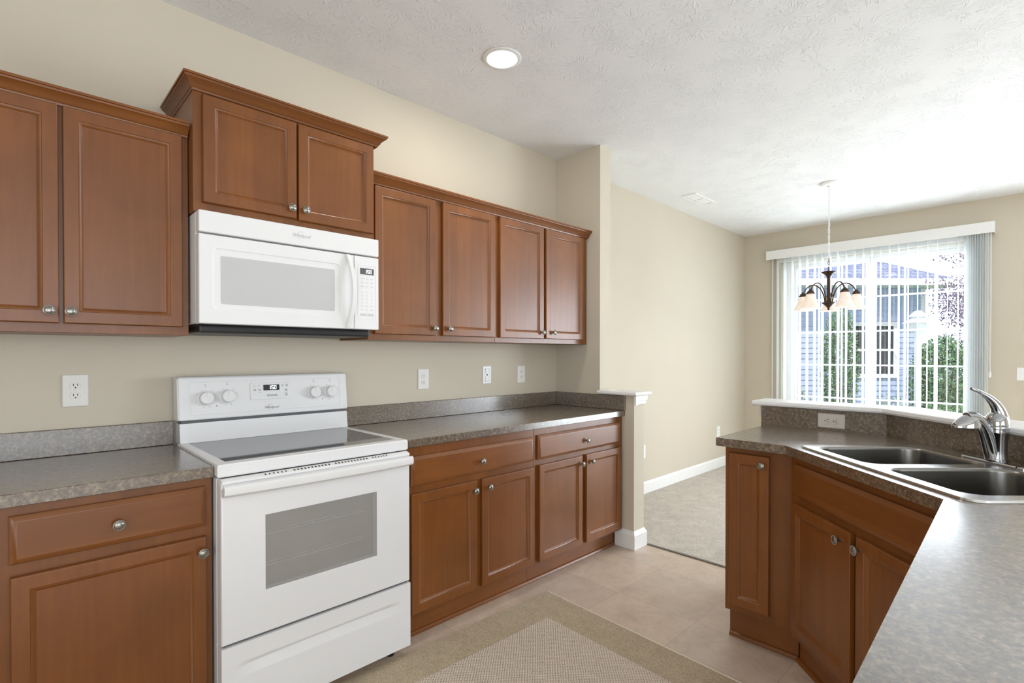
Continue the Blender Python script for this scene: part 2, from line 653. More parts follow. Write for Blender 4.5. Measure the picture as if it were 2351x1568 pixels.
def wall_y(name, x0, x1, y0, y1, z0, z1, openings=()):
    """box wall running along x with openings (a0,a1,b0,b1)"""
    mb = MB()
    xs = sorted({x0, x1} | {o[0] for o in openings} | {o[1] for o in openings})
    for a, b in zip(xs, xs[1:]):
        op = [o for o in openings if o[0] <= a and o[1] >= b]
        if not op:
            mb.box(a, b, y0, y1, z0, z1)
        else:
            if op[0][2] > z0:
                mb.box(a, b, y0, y1, z0, op[0][2])
            mb.box(a, b, y0, y1, op[0][3], z1)
    return struct(name, mb, M['wall'], smooth=0)


def wall_x(name, y0, y1, x0, x1, z0, z1, openings=()):
    mb = MB()
    ys = sorted({y0, y1} | {o[0] for o in openings} | {o[1] for o in openings})
    for a, b in zip(ys, ys[1:]):
        op = [o for o in openings if o[0] <= a and o[1] >= b]
        if not op:
            mb.box(x0, x1, a, b, z0, z1)
        else:
            if op[0][2] > z0:
                mb.box(x0, x1, a, b, z0, op[0][2])
            mb.box(x0, x1, a, b, op[0][3], z1)
    return struct(name, mb, M['wall'], smooth=0)


WIN = (-2.25, -0.44, 0.36, 2.47)        # y0,y1,z0,z1 of the dining window
DOOR = (-5.40, -2.85, 0.03, 2.42)
SIDE = (-6.4, -5.60, 0.45, 2.42)
wall_y('wall_kitchen', XB - WT, XF + WT, 0.0, WT, 0, CEIL)
wall_x('wall_window', YB, 0.0, XF, XF + WT, 0, CEIL, [WIN, DOOR, SIDE])
wall_y('wall_rear', XB - WT, XF + WT, YB - WT, YB, 0, CEIL, [(-2.3, 1.1, 0.35, 2.5)])  # opening made up to let the rear fill in
wall_x('wall_behind', YB, 0.0, XB - WT, XB, 0, CEIL, [(-4.9, -2.3, 0.4, 2.5)])  # opening made up for the kitchen side fill lamp
wall_x('wall_stub', -0.42, -0.0005, HW0, HW1, 0, CEIL)
wall_x('wall_half', -0.706, -0.4205, HW0, HW1, 0, CAPB - 0.001)

struct('floor', MB().box(XB - WT, 2.7145, YB - WT, WT, -0.12, 0.0), M['vinyl'], smooth=0)
struct('floor_carpet', MB().box(2.7155, XF + WT, YB - WT, WT, -0.12, 0.004), M['carpet'], smooth=0)
struct('ceiling', MB().box(XB - WT, XF + WT, YB - WT, WT, CEIL, CEIL + 0.12), M['ceiling'], smooth=0)
struct('trim_threshold', MB().box(2.700, 2.722, -1.50, -0.72, 0.0005, 0.007, 0.003), plain('carpet edge strip', (0.16, 0.14, 0.11), 0.5), smooth=35)

BBP = [(0, 0), (0.014, 0), (0.014, 0.088), (0.008, 0.102), (0.004, 0.112), (0, 0.112)]
struct('baseboard_dining', MB().prism_axis([(-u - 0.0005, w + 0.005) for u, w in BBP], HW1 + 0.001, XF - 0.001, 'x'), M['trim'])
struct('baseboard_window', MB().prism_axis([(XF - u - 0.0005, w + 0.005) for u, w in BBP], -2.80, -0.016, 'y'), M['trim'])

# post base trim (wraps the end of the half wall)
mb = MB()
loops = []
for off, z in ((0.016, 0.001), (0.016, 0.098), (0.013, 0.104), (0.006, 0.118), (0.003, 0.126), (0.0005, 0.1265)):
    loops.append([(HW0 - off, -0.560, z), (HW0 - off, -0.706 - off, z), (HW1 + off, -0.706 - off, z), (HW1 + off, -0.10, z)])
mb.loft(loops, False, False, closed=False)
struct('baseboard_post', mb, M['trim'], smooth=20)


# cap over the short half wall: board with eased edge and apron moulding below it
mb = MB()
loops = []
for off, z in ((0.022, CAPB), (0.036, CAPB + 0.006), (0.040, CAPB + 0.014), (0.037, CAPT - 0.004), (0.031, CAPT)):
    loops.append([(HW0 - off, -0.4215, z), (HW0 - off, -0.706 - off, z), (HW1 + off, -0.706 - off, z), (HW1 + off, -0.4215, z)])
mb.loft(loops)
struct('trim_1', mb, M['trim'], smooth=30)
mb = MB()
loops = []
for off, z in ((0.004, 0.995), (0.010, 1.000), (0.012, 1.020), (0.018, 1.030), (0.020, CAPB - 0.0005)):
    loops.append([(HW0 + 0.0005, -0.706 - off, z), (HW1 + off, -0.706 - off, z), (HW1 + off, -0.4215, z)])
mb.loft(loops, False, False, closed=False)
mb.box(HW0 - 0.006, HW0 + 0.02, -0.7255, -0.7065, 0.995, CAPB - 0.0005, 0.002)
struct('trim_2', mb, M['trim'], smooth=30)

# peninsula half wall: straight run, then turned 45 degrees behind the sink
S2 = math.sqrt(0.5)
PBX, PBY = 2.49, -2.135             # inner corner of the backsplash face
T8 = math.tan(PI / 8)


def offset_path(d):
    """path behind the backsplash at distance d outward: end, corner, far end"""
    return [(PBX + d, -1.562), (PBX + d, PBY - d * T8), (PBX + d - 1.15 * 1.0 - 0.0, PBY - d * T8 - 1.15)]


def strip(d0, d1, z0, z1, y_end=-1.562, bev=0.0):
    a = offset_path(d0); b = offset_path(d1)
    a[0] = (a[0][0], y_end); b[0] = (b[0][0], y_end)
    return a + b[::-1]


struct('wall_peninsula', MB().prism(strip(0.022, 0.15, 0, CAPB), 0.0, CAPB - 0.001), M['wall'], smooth=0)
mb = MB()
prof = [(-0.012, CAPB), (-0.024, CAPB + 0.005), (-0.028, CAPB + 0.013), (-0.026, CAPT - 0.004), (-0.020, CAPT), (0.186, CAPT), (0.192, CAPT - 0.005), (0.194, CAPB + 0.010), (0.186, CAPB)]
ends = []
for k in range(3):
    ends.append([])
for d, z in prof:
    p = offset_path(d)
    p[0] = (p[0][0], -1.522)
    for k in range(3):
        ends[k].append((p[k][0], p[k][1], z))
mb.loft(ends)
struct('trim_3', mb, M['trim'], smooth=30)
mb = MB()
mb.box(PBX + 0.0215, PBX + 0.168, -1.5615, -1.545, 0.996, CAPB - 0.0005, 0.002)
mb.box(PBX + 0.1515, PBX + 0.170, -2.10, -1.5625, 0.996, CAPB - 0.0005, 0.002)
struct('trim_4', mb, M['trim'])


# ------------------------------------------------------------------ knobs, doors, drawers
_kb = MB()
_kb.lathe([(0.0055, 0.0), (0.0055, 0.010), (0.007, 0.013), (0.0150, 0.0165), (0.0165, 0.0185), (0.0162, 0.0205), (0.0140, 0.0213), (0.0132, 0.0205),
           (0.0125, 0.0215), (0.0085, 0.0240), (0.004, 0.0250), (0.0005, 0.0252)], n=20, M=Matrix.Rotation(PI / 2, 4, 'X'))
for i in range(26):
    a = 2 * PI * i / 26
    c = Vector((0.0153 * math.cos(a), -0.0212, 0.0153 * math.sin(a)))
    _kb.lathe([(0.0003, -0.0012), (0.0011, -0.0006), (0.0013, 0), (0.0011, 0.0006), (0.0003, 0.0012)], c=c, n=5)
KNOB = _kb.mesh('knob')
KNOB.materials.append(M['nickel'])


def knob(parent, x, y, z):
    o = obj('knob', KNOB, None, parent)
    o.location = (x, y, z)
    return o


def panel_door(x0, x1, z0, z1, yf, w=0.055, th=0.019):
    mb = MB()
    loops = []
    for ins, dy in ((0.0, th), (0.0, 0.004), (0.0015, 0.0015), (0.004, 0.0), (w - 0.015, 0.0), (w - 0.0135, 0.0022), (w - 0.011, 0.0030), (w - 0.005, 0.0075), (w - 0.002, 0.0110), (w + 0.0005, 0.0122)):
        loops.append([(x0 + ins, yf + dy, z0 + ins), (x1 - ins, yf + dy, z0 + ins), (x1 - ins, yf + dy, z1 - ins), (x0 + ins, yf + dy, z1 - ins)])
    mb.loft(loops)
    return mb


def slab_front(x0, x1, z0, z1, yf, ch=0.017, th=0.019):
    mb = MB()
    loops = []
    for ins, dy in ((0.0, th), (0.0, 0.0095), (0.002, 0.0075), (ch - 0.003, 0.0012), (ch, 0.0)):
        loops.append([(x0 + ins, yf + dy, z0 + ins), (x1 - ins, yf + dy, z0 + ins), (x1 - ins, yf + dy, z1 - ins), (x0 + ins, yf + dy, z1 - ins)])
    mb.loft(loops)
    return mb


CROWN = [(0.0, 0.0), (0.010, 0.0), (0.012, 0.008), (0.018, 0.012), (0.022, 0.022), (0.034, 0.036), (0.046, 0.043), (0.047, 0.050), (0.053, 0.052), (0.053, 0.062), (0.0, 0.062)]


def crown_mesh(x0, x1, yf, z, left=True, right=True, k=1.0, yback=-0.002):
    """crown run along the front with mitred returns to the wall"""
    mb = MB()
    st = []
    if left:
        st.append([(x0 - d * k, yback, z + h * k) for d, h in CROWN])
        st.append([(x0 - d * k, yf - d * k, z + h * k) for d, h in CROWN])
    else:
        st.append([(x0, yf - d * k, z + h * k) for d, h in CROWN])
    if right:
        st.append([(x1 + d * k, yf - d * k, z + h * k) for d, h in CROWN])
        st.append([(x1 + d * k, yback, z + h * k) for d, h in CROWN])
    else:
        st.append([(x1, yf - d * k, z + h * k) for d, h in CROWN])
    mb.loft(st)
    return mb


def cabinet(name, label, cat, loc, rotz, W, D, z0, z1, doors=(), drawers=(), toe=False, body_poly=None, group=None):
    """doors: (x0,x1,za,zb,kx,kz); drawers: (x0,x1,za,zb,kx,kz or None)"""
    t = thing(name, label, cat, loc, rotz, group)
    mb = MB()
    if body_poly:
        mb.prism(body_poly, z0, z1)
    else:
        mb.box(0, W, -D, -0.002, z0, z1, 0.0012, 1)
    obj('body', mb, M['wood'], t)
    yf = -D - 0.0205
    for x0, x1, za, zb, kx, kz in doors:
        d = obj('door', panel_door(x0, x1, za, zb, yf), M['wood'], t)
        knob(d, kx, yf, kz)
    for x0, x1, za, zb, kx, kz in drawers:
        d = obj('drawer' if kx is not None else 'false_front', slab_front(x0, x1, za, zb, yf), M['woodh'], t)
        if kx is not None:
            knob(d, kx, yf, kz)
    if toe:
        mb = MB()
        mb.box(0.0, W, -D + 0.058, -0.05, 0.001, z0 - 0.0005)
        mb.prism_axis([(-D + 0.0575, 0.001), (-D + 0.045, 0.001), (-D + 0.046, 0.010), (-D + 0.052, 0.017), (-D + 0.0575, 0.019)], 0.0, W, 'x')
        obj('toe_kick', mb, M['woodh'], t)
    return t


BD = 0.61
Z0B, Z1B = 0.12, 0.9155
# base cabinets left of the range
cabinet('base_cabinet', 'brown base cabinet with one drawer and door left of the white range', 'cabinet', (-0.548, 0, 0), 0, 0.543, BD, Z0B, Z1B,
        doors=[(0.035, 0.522, 0.138, 0.715, 0.508, 0.664)], drawers=[(0.033, 0.522, 0.750, 0.887, 0.278, 0.814)], toe=True)
cabinet('base_cabinet', 'brown two door base cabinet at the far left end of the counter', 'cabinet', (-1.460, 0, 0), 0, 0.910, BD, Z0B, Z1B,
        doors=[(0.030, 0.440, 0.138, 0.715, 0.418, 0.664), (0.470, 0.880, 0.138, 0.715, 0.492, 0.664)],
        drawers=[(0.030, 0.880, 0.750, 0.887, 0.455, 0.814)], toe=True)
# right of the range
cabinet('base_cabinet', 'wide brown base cabinet with two doors directly right of the white range', 'cabinet', (0.766, 0, 0), 0, 0.882, BD, Z0B, Z1B,
        doors=[(0.043, 0.440, 0.138, 0.697, 0.418, 0.648), (0.472, 0.870, 0.138, 0.697, 0.516, 0.650)],
        drawers=[(0.043, 0.866, 0.733, 0.870, 0.465, 0.793)], toe=True)
cabinet('base_cabinet', 'brown base cabinet with two doors beside the white capped half wall', 'cabinet', (1.650, 0, 0), 0, 0.900, BD, Z0B, Z1B,
        doors=[(0.030, 0.432, 0.138, 0.702, 0.418, 0.653), (0.473, 0.868, 0.138, 0.704, 0.523, 0.654)],
        drawers=[(0.022, 0.862, 0.733, 0.876, 0.467, 0.796)], toe=True)

# wall cabinets
UD = 0.305
UZ0, UZ1 = 1.418, 2.225
t = cabinet('wall_cabinet', 'tall brown wall cabinet with two doors left of the white microwave', 'cabinet', (-0.765, 0, 0), 0, 0.759, UD, UZ0, UZ1,
            doors=[(0.030, 0.376, 1.450, 2.187, 0.350, 1.491), (0.388, 0.736, 1.450, 2.187, 0.405, 1.490)])
obj('crown_moulding', crown_mesh(0.0, 0.757, -UD, 2.188, True, False, 0.83), M['woodh'], t)
t = cabinet('wall_cabinet', 'short deep brown wall cabinet raised over the white microwave', 'cabinet', (-0.004, 0, 0), 0, 0.768, 0.37, 1.8955, 2.40,
            doors=[(0.030, 0.388, 1.932, 2.347, 0.363, 1.973), (0.396, 0.757, 1.928, 2.347, 0.423, 1.973)])
obj('crown_moulding', crown_mesh(0.006, 0.778, -0.37, 2.356, True, True, 0.84), M['woodh'], t)
cabinet('wall_cabinet', 'brown two door wall cabinet right next to the microwave', 'cabinet', (0.766, 0, 0), 0, 0.856, UD, UZ0, UZ1,
        doors=[(0.030, 0.400, 1.448, 2.190, 0.390, 1.487), (0.450, 0.845, 1.448, 2.192, 0.490, 1.488)])
cabinet('wall_cabinet', 'brown two door wall cabinet at the right end, beside the tan stub wall', 'cabinet', (1.624, 0, 0), 0, 0.916, UD, UZ0, UZ1,
        doors=[(0.028, 0.430, 1.448, 2.192, 0.409, 1.491), (0.452, 0.864, 1.450, 2.192, 0.520, 1.494)])
o = tag(obj('crown_moulding', crown_mesh(0.768, 2.540, -UD - 0.0005, 2.197, False, False, 0.86), M['woodh']),
        'long brown crown moulding over the two right wall cabinets', 'moulding')
# returned right end of that run
mb = crown_mesh(0.768, 2.541, -UD - 0.0005, 2.197, False, True, 0.86, yback=-0.002)
o.data = mb.mesh('crown_moulding')
o.data.materials.append(M['woodh'])

# ------------------------------------------------------------------ countertops
CT, CB = 0.954, 0.916
BSZ = 1.0565
t = thing('countertop', 'brown speckled laminate countertop left of the range', 'countertop', (-1.46, 0, CB))
obj('slab', MB().box(-0.01, 1.456, -0.635, -0.001, 0, CT - CB, 0.002, 1), M['counter'], t)
obj('backsplash', MB().box(-0.01, 1.456, -0.020, -0.001, CT - CB + 0.0005, BSZ - CB, 0.002, 1), M['counter'], t)
t = thing('countertop', 'long brown speckled countertop between the range and the half wall', 'countertop', (0.766, 0, CB))
EX = HW0 - 0.766 - 0.001
obj('slab', MB().box(0, EX, -0.635, -0.001, 0, CT - CB, 0.002, 1), M['counter'], t)
obj('backsplash', MB().box(0, EX, -0.020, -0.001, CT - CB + 0.0005, BSZ - CB, 0.002, 1), M['counter'], t)
obj('side_splash', MB().box(EX - 0.019, EX, -0.640, -0.0205, CT - CB + 0.0005, BSZ - CB, 0.002, 1), M['counter'], t)

# peninsula counter with the sink cut-out
BX, BY = 1.858, -1.888              # kitchen side corner where the front turns 45 degrees
ROT = -0.75 * PI                    # local +x runs along (-1,-1)/sqrt2
SINKX, SINKY = 1.876, -1.926


def dg(u, v, ox=BX, oy=BY):
    """point in the diagonal frame: u along the front edge, v towards the back"""
    return (ox - u * S2 + v * S2, oy - u * S2 - v * S2)


FRONT3 = -2.463
cu = (BY - FRONT3) / S2
Cc = dg(cu, 0)
hole = [dg(u, v, SINKX, SINKY) for u, v in rrect(0.022, 0.818, 0.022, 0.520, 0.05, 4)]
outer = [(BX, -1.585), (BX, BY), Cc, (-0.62, FRONT3 - 0.037), (-0.62, -3.12), (PBX - 0.985, -3.12), (PBX, PBY), (PBX, -1.585)]
t = thing('countertop', 'brown speckled peninsula countertop that bends around the sink', 'countertop', (0, 0, CB))
obj('slab', MB().plate_hole(outer, [hole], 0, CT - CB), M['counter'], t, smooth=20)
mb = MB()
bs = offset_path(0.001); be = offset_path(0.0205)
poly = [(p[0], p[1]) for p in bs] + [(p[0], p[1]) for p in be[::-1]]
poly[2] = (PBX + 0.001 - 0.98, PBY - 0.98); poly[3] = (PBX + 0.0205 - 0.98, PBY - 0.0205 * T8 - 0.98)
mb.prism(poly, 0.0, CAPB - CB - 0.0015)
obj('backsplash', mb, M['counter'], t, smooth=20)

# peninsula cabinets
cabinet('base_cabinet', 'narrow brown peninsula cabinet with a single slim full height door', 'cabinet', (PBX + 0.018, -1.612, 0), -PI / 2, 0.300, 0.605, 0.145, Z1B,
        doors=[(0.022, 0.200, 0.180, 0.888, 0.172, 0.848)], toe=True)
dc = dg(0.0, 0.026)
Wd = cu - 0.012
t = cabinet('base_cabinet', 'brown diagonal corner sink cabinet with false drawer front and two doors', 'cabinet', (dg(0, 0.60)[0], dg(0, 0.60)[1], 0), -0.75 * PI, Wd, 0.574, 0.145, Z1B,
            body_poly=[(0.0, -0.574), (Wd, -0.574), (Wd, -0.548), (0.0, -0.548)],
            doors=[(0.030, 0.415, 0.178, 0.722, 0.362, 0.680), (0.445, Wd - 0.012, 0.178, 0.722, 0.466, 0.682)],
            drawers=[(0.045, Wd - 0.012, 0.752, 0.885, None, None)])
mb = MB()
mb.box(-0.035, Wd, -0.516, -0.30, 0.001, 0.1445)
mb.prism_axis([(-0.5165, 0.001), (-0.529, 0.001), (-0.528, 0.010), (-0.522, 0.017), (-0.5165, 0.019)], -0.045, Wd, 'x')
obj('toe_kick', mb, M['woodh'], t)

# ------------------------------------------------------------------ electric range
t = thing('electric_range', 'white freestanding electric range with glass cooktop between the countertops', 'range', (0.0, 0, 0))
W0, W1 = 0.002, 0.759
obj('body', MB().box(W0, W1, -0.640, -0.012, 0.045, 0.912, 0.003, 1), M['enamel'], t)
mb = MB()
loops = []
for ins, z in ((0.004, 0.917), (0.0, 0.922), (0.0, 0.955), (0.003, 0.962), (0.010, 0.965), (0.034, 0.965), (0.037, 0.9615)):
    fy = -0.668 + ins
    loops.append([(W0 - 0.004 + ins, fy, z), (W1 + 0.003 - ins, fy, z), (W1 + 0.003 - ins, -0.075 - (ins if ins > 0.03 else 0) * 0.6, z), (W0 - 0.004 + ins, -0.075 - (ins if ins > 0.03 else 0) * 0.6, z)])
mb.loft(loops, True, False)
obj('cooktop_frame', mb, M['enamel'], t)
obj('cooktop_glass', MB().box(W0 + 0.030, W1 - 0.031, -0.634, -0.094, 0.950, 0.9625), M['hob'], t, label='grey mirror-like ceramic glass')
obj('front_gap_shade', MB().box(W0 + 0.010, W1 - 0.010, -0.658, -0.6405, 0.9125, 0.9168), M['black'], t)  # black strip set in the gap, standing in for its shade
# back panel
mb = MB()
mb.prism_axis([(-0.013, 0.958), (-0.098, 0.9645), (-0.094, 0.975), (-0.084, 1.046), (-0.013, 1.046)], W0 + 0.004, W1 + 0.004, 'x')
obj('backguard', mb, M['enamel'], t)
obj('vent_gap', MB().box(W0 + 0.012, W1 - 0.006, -0.072, -0.013, 1.0465, 1.0595), M['gap'], t)
mb = MB()
PF = [(-0.013, 1.060), (-0.094, 1.060), (-0.097, 1.064), (-0.080, 1.236), (-0.074, 1.244), (-0.066, 1.247), (-0.013, 1.247)]
mb.prism_axis(PF, W0 - 0.004, W1 + 0.004, 'x')
bmesh.ops.bevel(mb.bm, geom=[e for e in mb.bm.edges if abs(e.verts[0].co.x - e.verts[1].co.x) < 1e-6 and e.verts[0].co.y < -0.05 and e.verts[1].co.y < -0.05], offset=0.006, segments=2, affect='EDGES')
cp = obj('control_panel', mb, M['enamel'], t)


def on_panel(x, s):
    """point on the sloping panel face at height s above its lower edge, plus outward normal"""
    a = Vector((0, -0.097, 1.064)); b = Vector((0, -0.080, 1.236))
    d = (b - a).normalized()
    n = Vector((0, -d.z, d.y))
    return Vector((x, 0, 0)) + a + d * s, n, d


def panel_plate(x0, x1, s0, s1, r, h, base=0.0002):
    mb = MB()
    loops = []
    for ins, hh in ((0.0, base), (0.0, h * 0.6 + base), (h * 0.5, h + base)):
        lp = []
        for u, w in rrect(x0 + ins, x1 - ins, s0 + ins, s1 - ins, max(r - ins, 0.0005), 4):
            p, n, d = on_panel(u, w)
            lp.append(p + n * hh)
        loops.append(lp)
    return mb.loft(loops)


def panel_ridge(x0, x1, s0, s1, r, w=0.0018, h=0.0012):
    mb = MB()
    pts = []
    for u, ww in rrect(x0, x1, s0, s1, r, 5):
        p, n, d = on_panel(u, ww)
        pts.append(p + n * 0.0004)
    return mb.ring(pts, w * 0.6, 6)


obj('inset_outline', panel_ridge(0.045, 0.722, 0.018, 0.160, 0.012), M['enamel'], cp)
dp = obj('display_panel', panel_plate(0.286, 0.472, 0.068, 0.148, 0.008, 0.003), M['plastic'], cp)
SEG = {'1': 'bc', '5': 'afgcd', '0': 'abcdef'}


def seven(mb, place, ch, x, s, w, h, th):
    R = {'a': (0, w, h - th, h), 'g': (0, w, h / 2 - th / 2, h / 2 + th / 2), 'd': (0, w, 0, th), 'f': (0, th, h / 2, h), 'e': (0, th, 0, h / 2), 'b': (w - th, w, h / 2, h), 'c': (w - th, w, 0, h / 2)}
    for k in SEG[ch]:
        a, b, c, d2 = R[k]
        place(mb, x + a, x + b, s + c, s + d2)


def place_range(mb, a, b, c, d2):
    loops = []
    for hh in (0.0040, 0.0046):
        lp = []
        for u, w in ((a, c), (b, c), (b, d2), (a, d2)):
            p, n, d = on_panel(u, w)
            lp.append(p + n * hh)
        loops.append(lp)
    mb.loft(loops)


lc = obj('display', panel_plate(0.344, 0.417, 0.1105, 0.1370, 0.002, 0.0008, 0.003), M['lcd'], dp, label='dark clock display reading 1:50')
mb = MB()
for ch, x in (('1', 0.3665), ('5', 0.3805), ('0', 0.3930)):
    seven(mb, place_range, ch, x, 0.1148, 0.0095, 0.0180, 0.0022)
place_range(mb, 0.3780, 0.3798, 0.1180, 0.1202); place_range(mb, 0.3780, 0.3798, 0.1255, 0.1277)
obj('digits', mb, M['digit'], lc, smooth=0)
mb = MB()
for x, s, w, h in ((0.300, 0.132, 0.008, 0.003), (0.320, 0.132, 0.008, 0.003), (0.300, 0.110, 0.011, 0.008), (0.322, 0.110, 0.011, 0.007), (0.322, 0.102, 0.012, 0.0025),
                   (0.360, 0.082, 0.014, 0.009), (0.376, 0.082, 0.014, 0.009), (0.392, 0.082, 0.014, 0.009),
                   (0.428, 0.134, 0.009, 0.003), (0.446, 0.134, 0.012, 0.003), (0.429, 0.126, 0.006, 0.006), (0.448, 0.126, 0.008, 0.007), (0.443, 0.104, 0.011, 0.010), (0.439, 0.096, 0.018, 0.0025), (0.444, 0.082, 0.010, 0.010)):
    for hh in (1,):
        loops = []
        for e in (0.0033, 0.0036):
            lp = []
            for u, v in ((x, s), (x + w, s), (x + w, s + h), (x, s + h)):
                p, n, d = on_panel(u, v)
                lp.append(p + n * e)
            loops.append(lp)
        mb.loft(loops)
obj('button_marks', mb, M['mark'], dp, smooth=0)
# knobs with skirt and pointer
for x, s in ((0.104, 0.088), (0.190, 0.092), (0.586, 0.090), (0.671, 0.090)):
    p, n, d = on_panel(x, s)
    R = Matrix((Vector((1, 0, 0)), d, n)).transposed()
    mb = MB()
    mb.lathe([(0.034, 0.0003), (0.034, 0.003), (0.031, 0.0045), (0.0275, 0.006), (0.0265, 0.024), (0.0240, 0.027), (0.0005, 0.0275)], c=p, n=28, M=R)
    kb = obj('control_knob', mb, M['plastic'], cp)
    mb = MB()
    q = p + n * 0.0277
    mb.loft([[q + d * a + Vector((b, 0, 0)) + n * e for a, b in ((0.003, -0.0009), (0.024, -0.0009), (0.024, 0.0009), (0.003, 0.0009))] for e in (0.0, 0.0012)])
    obj('pointer', mb, M['offwhite'], kb)
    mb = MB()
    for a in (-2.3, -1.75, -1.2, 0.35, 0.9, 2.0, 2.6, 3.5):
        c2 = p + (Vector((1, 0, 0)) * math.cos(a) + d * math.sin(a)) * 0.040
        mb.loft([[c2 + Vector((sx * 0.0028, 0, 0)) + d * sz * 0.001 + n * e for sx, sz in ((-1, -1), (1, -1), (1, 1), (-1, 1))] for e in (0.0003, 0.0006)])
    for dz in (0.052, 0.060):
        c2 = p + d * dz
        mb.loft([[c2 + Vector((sx * 0.0035, 0, 0)) + d * sz * 0.0016 + n * e for sx, sz in ((-1, -1), (1, -1), (1, 1), (-1, 1))] for e in (0.0003, 0.0006)])
    obj('dial_marks', mb, M['mark'], cp, smooth=0)
mb = MB()
for x, s in ((0.146, 0.052), (0.630, 0.054)):
    p, n, d = on_panel(x, s)
    R = Matrix((Vector((1, 0, 0)), d, n)).transposed()
    mb.lathe([(0.0022, 0.0003), (0.0022, 0.0012)], c=p, n=12, M=R)
obj('indicator_light', mb, M['slot'], cp)


def text_mesh(s, size, shear=0.25, depth=0.0006, spacing=0.95):
    cu_ = bpy.data.curves.new('lettering', 'FONT')
    cu_.body = s
    cu_.size = size
    cu_.shear = shear
    cu_.extrude = depth
    cu_.space_character = spacing
    cu_.align_x = 'CENTER'; cu_.align_y = 'CENTER'
    cu_.resolution_u = 3
    to = bpy.data.objects.new('lettering', cu_)
    COL.objects.link(to)
    dg_ = bpy.context.evaluated_depsgraph_get()
    me = bpy.data.meshes.new_from_object(to.evaluated_get(dg_))
    bpy.data.objects.remove(to, do_unlink=True)
    me.name = 'lettering'
    return me


def oval_swoosh(mb, place, rx, ry, w, a0, a1, n=22):
    pts = [place(rx * math.cos(a0 + (a1 - a0) * i / n), ry * math.sin(a0 + (a1 - a0) * i / n)) for i in range(n + 1)]
    mb.tube(pts, [w * (0.35 + 0.65 * math.sin(PI * i / n)) for i in range(n + 1)], 5)


LOGO = text_mesh('Whirlpool', 0.0160, 0.3)
p, n, d = on_panel(0.379, 0.030)
lo = obj('lettering', LOGO, M['logo'], cp, label='grey script lettering')
lo.matrix_local = Matrix.Translation(p + n * 0.0006) @ Matrix((Vector((1, 0, 0)), d, n)).transposed().to_4x4()
mb = MB()
oval_swoosh(mb, lambda u, w: p + Vector((u - 0.004, 0, 0)) + d * (w + 0.002) + n * 0.0008, 0.012, 0.0125, 0.0007, 0.9, 4.6)
obj('emblem_swoosh', mb, M['logo'], cp)

# oven door
DZ0, DZ1 = 0.338, 0.905
OX0, OX1, OZ0, OZ1 = 0.146, 0.598, 0.491, 0.766
mb = MB()
fy = -0.690
rim = []
for ins, yy in ((0.0, -0.646), (0.0, -0.682), (0.003, -0.688), (0.008, fy)):
    rim.append([(W0 + ins, yy, DZ0 + ins), (W1 - ins, yy, DZ0 + ins), (W1 - ins, yy, DZ1 - ins), (W0 + ins, yy, DZ1 - ins)])
for ins, yy in ((-0.001, fy), (0.002, fy + 0.002), (0.002, fy + 0.035)):
    rim.append([(OX0 + ins, yy, OZ0 + ins), (OX1 - ins, yy, OZ0 + ins), (OX1 - ins, yy, OZ1 - ins), (OX0 + ins, yy, OZ1 - ins)])
mb.loft(rim, False, False)
od = obj('oven_door', mb, M['enamel'], t)
obj('window_glass', MB().box(OX0 + 0.0025, OX1 - 0.0025, fy + 0.002, fy + 0.006, OZ0 + 0.0025, OZ1 - 0.0025), M['ovenglass'], od, label='grey printed window glass')
# cavity behind the glass with racks
mb = MB()
cx0, cx1, cz0, cz1 = OX0 - 0.03, OX1 + 0.03, OZ0 - 0.03, OZ1 + 0.03
mb.box(cx0, cx1, -0.6445, -0.6425, cz0, cz1)
obj('oven_liner', mb, M['cavity'], od)
for z in (0.575, 0.690):
    mb = MB()
    mb.tube([(OX0 + 0.006, -0.672, z), (OX1 - 0.055, -0.672, z)], 0.0016, 6)
    mb.tube([(OX0 + 0.006, -0.660, z + 0.006), (OX1 - 0.055, -0.660, z + 0.006)], 0.0012, 6)
    for i in range(14):
        x = OX0 + 0.02 + i * 0.028
        mb.tube([(x, -0.673, z + 0.001), (x, -0.650, z + 0.003)], 0.0009, 5)
    obj('oven_rack', mb, M['rack'], od)
# handle: wide band across the top of the door
mb = MB()
HP = [(0, 0.858), (-0.010, 0.855), (-0.030, 0.858), (-0.040, 0.866), (-0.042, 0.884), (-0.038, 0.893), (-0.028, 0.897), (-0.022, 0.893), (-0.020, 0.884), (-0.012, 0.881), (0, 0.881)]
st = []
N = 24
for i in range(N + 1):
    u = i / N
    x = W0 + 0.003 + (W1 - W0 - 0.006) * u
    k = 1 - 0.16 * abs(2 * u - 1) ** 3
    sag = -0.003 * (1 - abs(2 * u - 1) ** 2)
    st.append([(x, -0.6895 + y * k, z + sag * (1 if z < 0.87 else 0)) for y, z in HP])
mb.loft(st)
obj('handle', mb, M['plastic'], od)
mb = MB()
mb.prism_axis([(-0.650, 0.9055), (-0.650, 0.912), (-0.676, 0.9125), (-0.692, 0.9065), (-0.694, 0.898), (-0.6905, 0.896)], W0 + 0.004, W1 - 0.004, 'x')
vt = obj('vent_trim', mb, M['plastic'], od)
mb = MB()
xs = [0.150 + 0.0145 * i for i in range(6)] + [0.254 + 0.0135 * i for i in range(11)] + [0.417 + 0.0135 * i for i in range(11)] + [0.580 + 0.0130 * i for i in range(6)]
for x in xs:
    # slots lie on the sloping top of the trim
    a = Vector((x, -0.6795, 0.9113)); b2 = Vector((x, -0.6885, 0.9079))
    dn = Vector((0, -0.35, 0.94))
    hw = 0.0032 if 0.25 < x < 0.56 else 0.0022
    mb.loft([[a + Vector((sx, 0, 0)) + dn * e for sx in (-hw, hw)] + [b2 + Vector((sx, 0, 0)) + dn * e for sx in (hw, -hw)] for e in (0.0002, 0.0006)])
obj('vent_slots', mb, M['slot'], vt, smooth=0)
